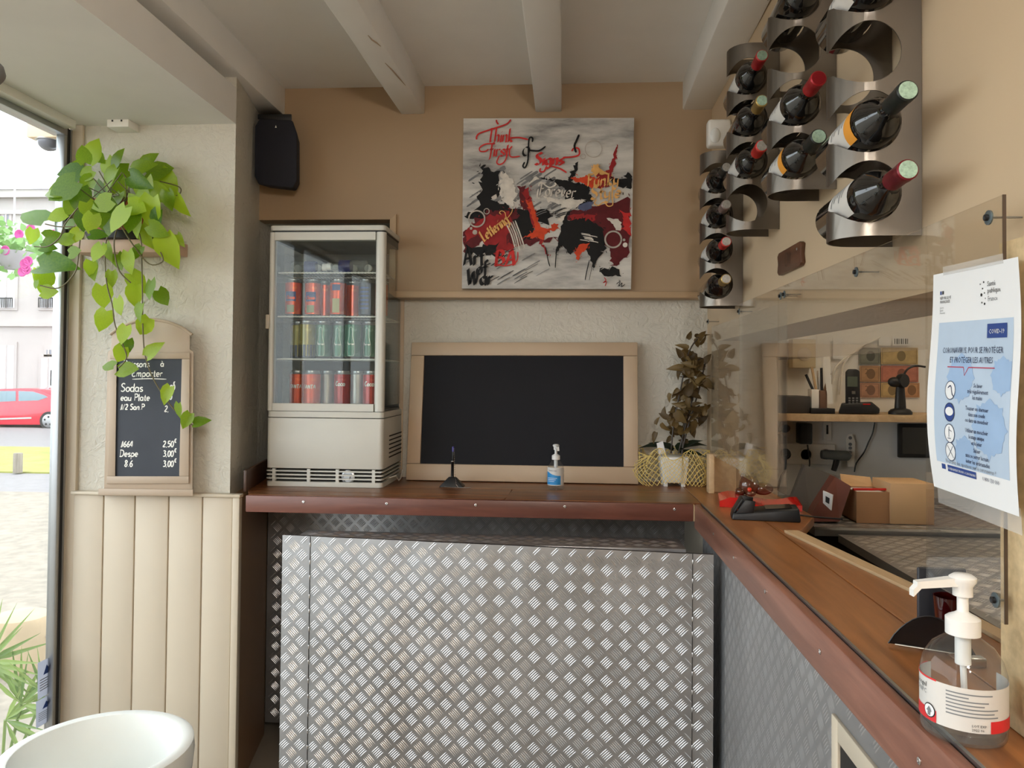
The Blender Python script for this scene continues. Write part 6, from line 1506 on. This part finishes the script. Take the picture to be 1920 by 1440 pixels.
def fwin(px0, py0, px1, py1, nm='window', rail=False, panel=None):
    b = kb(px0, py0, px1, py1, YFc - .06, .05)
    o = MB().box(b[0] - .12, b[1] + .12, YFc - .05, YFc, b[4] - .1, b[5] + .15).build(nm, Mt['facade'], FC)
    MB().box(*b).build('pane', panel or glz, o)
    for t in (.5,): MB().box(b[0] + (b[1] - b[0]) * t - .03, b[0] + (b[1] - b[0]) * t + .03, YFc - .09, YFc - .05, b[4], b[5]).build('mullion', Mt['facade'], o)
    if rail:
        r = MB()
        for k in range(9): xx = b[0] + (b[1] - b[0]) * k / 8; r.box(xx - .012, xx + .012, YFc - .2, YFc - .17, b[4], b[4] + .38)
        r.box(b[0], b[1], YFc - .21, YFc - .16, b[4] + .36, b[4] + .41).build('railing', Mt['black'], o)
cur = plain('white shutters', srgb(214, 214, 220), .6)
fwin(-4, 470, 29, 577, rail=True, panel=cur); fwin(76, 470, 104, 577, rail=True, panel=cur); fwin(7, 402, 16, 418)
fwin(-3, 648, 26, 742, 'doorway', panel=cur); fwin(76, 672, 104, 740, 'doorway', panel=cur); fwin(87, 656, 96, 664); fwin(94, 694, 104, 723)
# car
YCr = 26.0
def c_(x, y): p = PY(x, y, YCr); return (p.x, p.z)
CR = thing('red_car', 'red hatchback parked across the road, cut by the window edge', 'car', (PY(0, 805, YCr).x, YCr, ZG))
carp = plain('red car paint', srgb(206, 34, 56), .2, coat=.6)
prof = [(-112, 797), (-114, 775), (-100, 764), (-60, 757), (-30, 735), (0, 729), (45, 728), (80, 733), (100, 744), (107, 757), (108, 780), (104, 797)]
MB().prism([c_(x, y) for x, y in prof], 'y', YCr, YCr + 1.65).build('body', carp, CR, bevel=.06, seg=2)
side = plain('tinted car glass', srgb(120, 140, 150), .08)
for q in (((-48, 756), (-24, 738), (2, 733), (30, 733), (30, 752)), ((35, 733), (62, 734), (84, 741), (90, 745), (72, 751), (35, 752))):
    MB().prism([c_(x, y) for x, y in q], 'y', YCr - .012, YCr + .02).build('side_window', side, CR)
for px in (-78, 93):
    c = PY(px, 789, YCr); wv = MB().lathe([(.2, .0), (.31, .01), (.33, .04), (.33, .2), (0, .2)], (c.x, YCr + .14, c.z), 28, M=Matrix.Rotation(PI / 2, 3, 'X')).build('wheel', Mt['black'], CR, smooth=40)
    hub = MB()
    hub.lathe([(.0, .20), (.08, .20), (.23, .19), (.235, .2), (.22, .205), (.07, .215), (0, .215)], (c.x, YCr + .14, c.z), 24, M=Matrix.Rotation(PI / 2, 3, 'X')); hub.build('rim', Mt['alu'], wv, smooth=40)
    for k in range(5):
        a = 2 * PI * k / 5 + .3; MB().ball((c.x + .14 * math.cos(a), YCr - .072, c.z + .14 * math.sin(a)), .04, .012, .04, 10, 6).build('rim_hole', Mt['black'], wv)
MB().prism([c_(x, y) for x, y in ((-60, 786), (60, 782), (60, 785), (-60, 789))], 'y', YCr - .03, YCr + .01).build('side_trim', Mt['chrome'], CR)
MB().prism([c_(x, y) for x, y in ((97, 750), (106, 758), (106, 768), (100, 764))], 'y', YCr - .01, YCr + .05).build('tail_light', plain('tail light', srgb(150, 20, 30), .1), CR)
# wooden post, bollard with chain
yp = 14.3; pb2 = PY(33, 893, yp)
tag(MB().lathe([(.085, 0), (.085, .36), (.075, .38), (0, .385)], (pb2.x, yp, ZG + .028), 14).build('wooden_post', wood('weathered post', srgb(120, 112, 100), srgb(160, 150, 136), 'z', 8, .8), smooth=40), 'short weathered wooden post at the edge of the grass', 'post')
bl_ = PY(38, 1180, 5.0)
BO = thing('stone_bollard', 'squat pale stone bollard with a chain on the pavement outside', 'bollard', (bl_.x, 5.0, ZG))
MB().lathe([(.19, 0), (.19, .30), (.175, .345), (.15, .355), (0, .36)], (bl_.x, 5.0, ZG), 28).build('stone', plain('pale rough stone', srgb(164, 146, 120), .9, var=.1, bmp=.3, bs=30), BO, smooth=40)
cs = MB()
for k in range(5):
    p = PY(86 + k * 6.5, 1190 - (k - 2) ** 2 * -.3, 5.0); cs.lathe([(.013, -.004), (.017, 0), (.013, .004), (.009, 0), (.013, -.004)], p, 10, sx=1.5, cap=False, M=Matrix.Rotation(PI / 2 if k % 2 else .3, 3, 'X'))
cs.build('chain', Mt['alu'], BO, smooth=True)
# palm fronds below the window
PM = thing('dwarf_palm', 'dwarf palm with fan fronds growing just outside the window', 'plant', (-2.35, 3.1, ZG))
Mt['palm'] = leafmat('palm frond', srgb(84, 116, 60), srgb(130, 152, 84), .3, .5)
blade = bpy.data.meshes.new('frond_blade'); blade.from_pydata([(0, 0, 0), (-.035, .3, .008), (.035, .3, .008), (0, .35, -.012), (0, 1, -.05)], [], [(0, 3, 1), (0, 2, 3), (1, 3, 4), (3, 2, 4)]); blade.materials.append(Mt['palm'])
MB().tube([(-2.35, 3.1, ZG), (-2.35, 3.1, ZG + .25)], [.07, .05], 12).build('trunk', plain('fibrous palm trunk', srgb(110, 92, 70), .9, bmp=.4), PM, smooth=True)
rq = random.Random(9)
for (cx, cy, ang0, L, n) in ((40, 1320, 60, .24, 13), (-20, 1240, 30, .26, 12), (85, 1300, 100, .20, 9), (10, 1350, 10, .22, 10)):
    base = PY(cx, cy, 3.05)
    MB().tube([V3((-2.35, 3.1, ZG + .24)), base], .006, 6).build('frond_stalk', Mt['palm'], PM, smooth=True)
    for k in range(n):
        a = math.radians(ang0 + (k - n / 2) * 13); d = V3((math.cos(a), rq.uniform(-.3, .3), math.sin(a))).normalized(); x = d.cross(V3((rq.uniform(-.3, .3), -1, .3))).normalized(); nn = x.cross(d)
        o = bpy.data.objects.new('frond_blade', blade); COL.objects.link(o); o.parent = PM
        o.matrix_local = Matrix.Translation(base - PM.location) @ Matrix((x, d, nn)).transposed().to_4x4() @ Matrix.Diagonal((L * 1.2, L, L, 1))
# hanging basket
hbp = PY(25, 478, 5.0)
HBk = thing('flower_basket', 'hanging flower basket with pink petunias outside the window', 'flower basket', hbp)
MB().lathe([(.05, -.10), (.11, -.04), (.13, .02), (.11, .02), (0, .0)], hbp, 20).build('basket', plain('grey basket', srgb(150, 146, 150), .8), HBk, smooth=40)
fo = MB(); rh = random.Random(4); lm = LFM[0]
for k in range(170):
    p = hbp + V3((rh.gauss(-.02, .13), rh.gauss(0, .09), rh.gauss(.03, .09))); d = V3((rh.uniform(-1, 1), rh.uniform(-1, 1), rh.uniform(-1, 1))).normalized(); x = d.orthogonal().normalized(); nn = x.cross(d)
    fo._add([Matrix((x, d, nn)).transposed() @ (v.co * .05) + p for v in lm.vertices], [tuple(q.vertices) for q in lm.polygons])
stuff(fo.build('foliage', leafmat('basket foliage', srgb(110, 150, 90), srgb(150, 180, 110), .3), HBk, smooth=True))
pk = plain('magenta petal', srgb(176, 60, 130), .6)
for (px, py) in ((48, 495), (52, 506), (44, 510), (55, 490), (38, 440), (60, 430), (12, 470), (104, 440), (50, 500)):
    p = PY(px, py, 4.9); MB().lathe([(.004, 0), (.018, .010), (.034, .012), (.03, .016), (0, .004)], p, 10, M=Matrix.Rotation(PI / 2, 3, 'X')).build('flower', pk, HBk, smooth=True)
MB().tube([hbp + V3((0, 0, .0)), hbp + V3((0, 0, .9))], .006, 6).build('hanger', Mt['alu'], HBk)
# dome camera under the outer lintel
ydc = 2.95; dc = PY(92, 262, ydc)
DC = thing('dome_camera', 'dome security camera below a cream block outside the window top', 'camera', (dc.x, ydc, dc.z))
MB().box(PY(66, 240, ydc).x, -1.801, ydc - .05, ydc + .1, PY(92, 264, ydc).z, PY(92, 215, ydc).z).build('block', plain('cream cladding', srgb(226, 200, 168), .7), DC, bevel=.004)
MB().lathe([(.050, 0), (.050, .012), (0, .012)], (dc.x, ydc, dc.z - .006), 24).build('ring', Mt['white_plastic'], DC, smooth=40)
MB().ball((dc.x, ydc, dc.z - .006), .043, .043, .040, 20, 12).build('dome', plain('smoked dome', srgb(110, 112, 122), .1), DC, smooth=True)
# window stickers
for nm, q, lbl in (('window_sticker', ((71, 1243), (103, 1228), (103, 1292), (71, 1313)), 'blue alarm notice sticker low on the window pane'), ('window_sticker', ((68, 1316), (104, 1296), (104, 1345), (68, 1366)), 'pale grey sticker below the blue notice on the window')):
    cc = [PX(x, y, XWIN - .018) for x, y in (q[3], q[2], q[1], q[0])]
    t = thing(nm, lbl, 'sticker', cc[0])
    first = 'blue' in lbl
    MB().hexa(cc, [p - V3((.001, 0, 0)) for p in cc]).build('sheet', leafmat('sticker film', srgb(186, 190, 200), srgb(196, 198, 206), .75, .5), t)
    ql = lambda u, v: quadlerp(cc, u, v) + V3((.0008, 0, 0))
    if first:
        MB().poly([ql(.3, .60), ql(.75, .60), ql(.5, .85)]).build('triangle', nv, t)
        for k in range(5): MB().poly([ql(.1, .48 - k * .07), ql(.85 - .1 * (k % 2), .48 - k * .07), ql(.85 - .1 * (k % 2), .505 - k * .07), ql(.1, .505 - k * .07)]).build('print_line', Mt['ink_grey'], t)
        MB().poly([ql(.6, .06), ql(.95, .06), ql(.95, .14), ql(.6, .14)]).build('print_tag', nv, t)
    else:
        MB().poly([ql(.35, .55), ql(.7, .55), ql(.7, .75), ql(.35, .75)]).build('print_tag', Mt['ink_grey'], t)
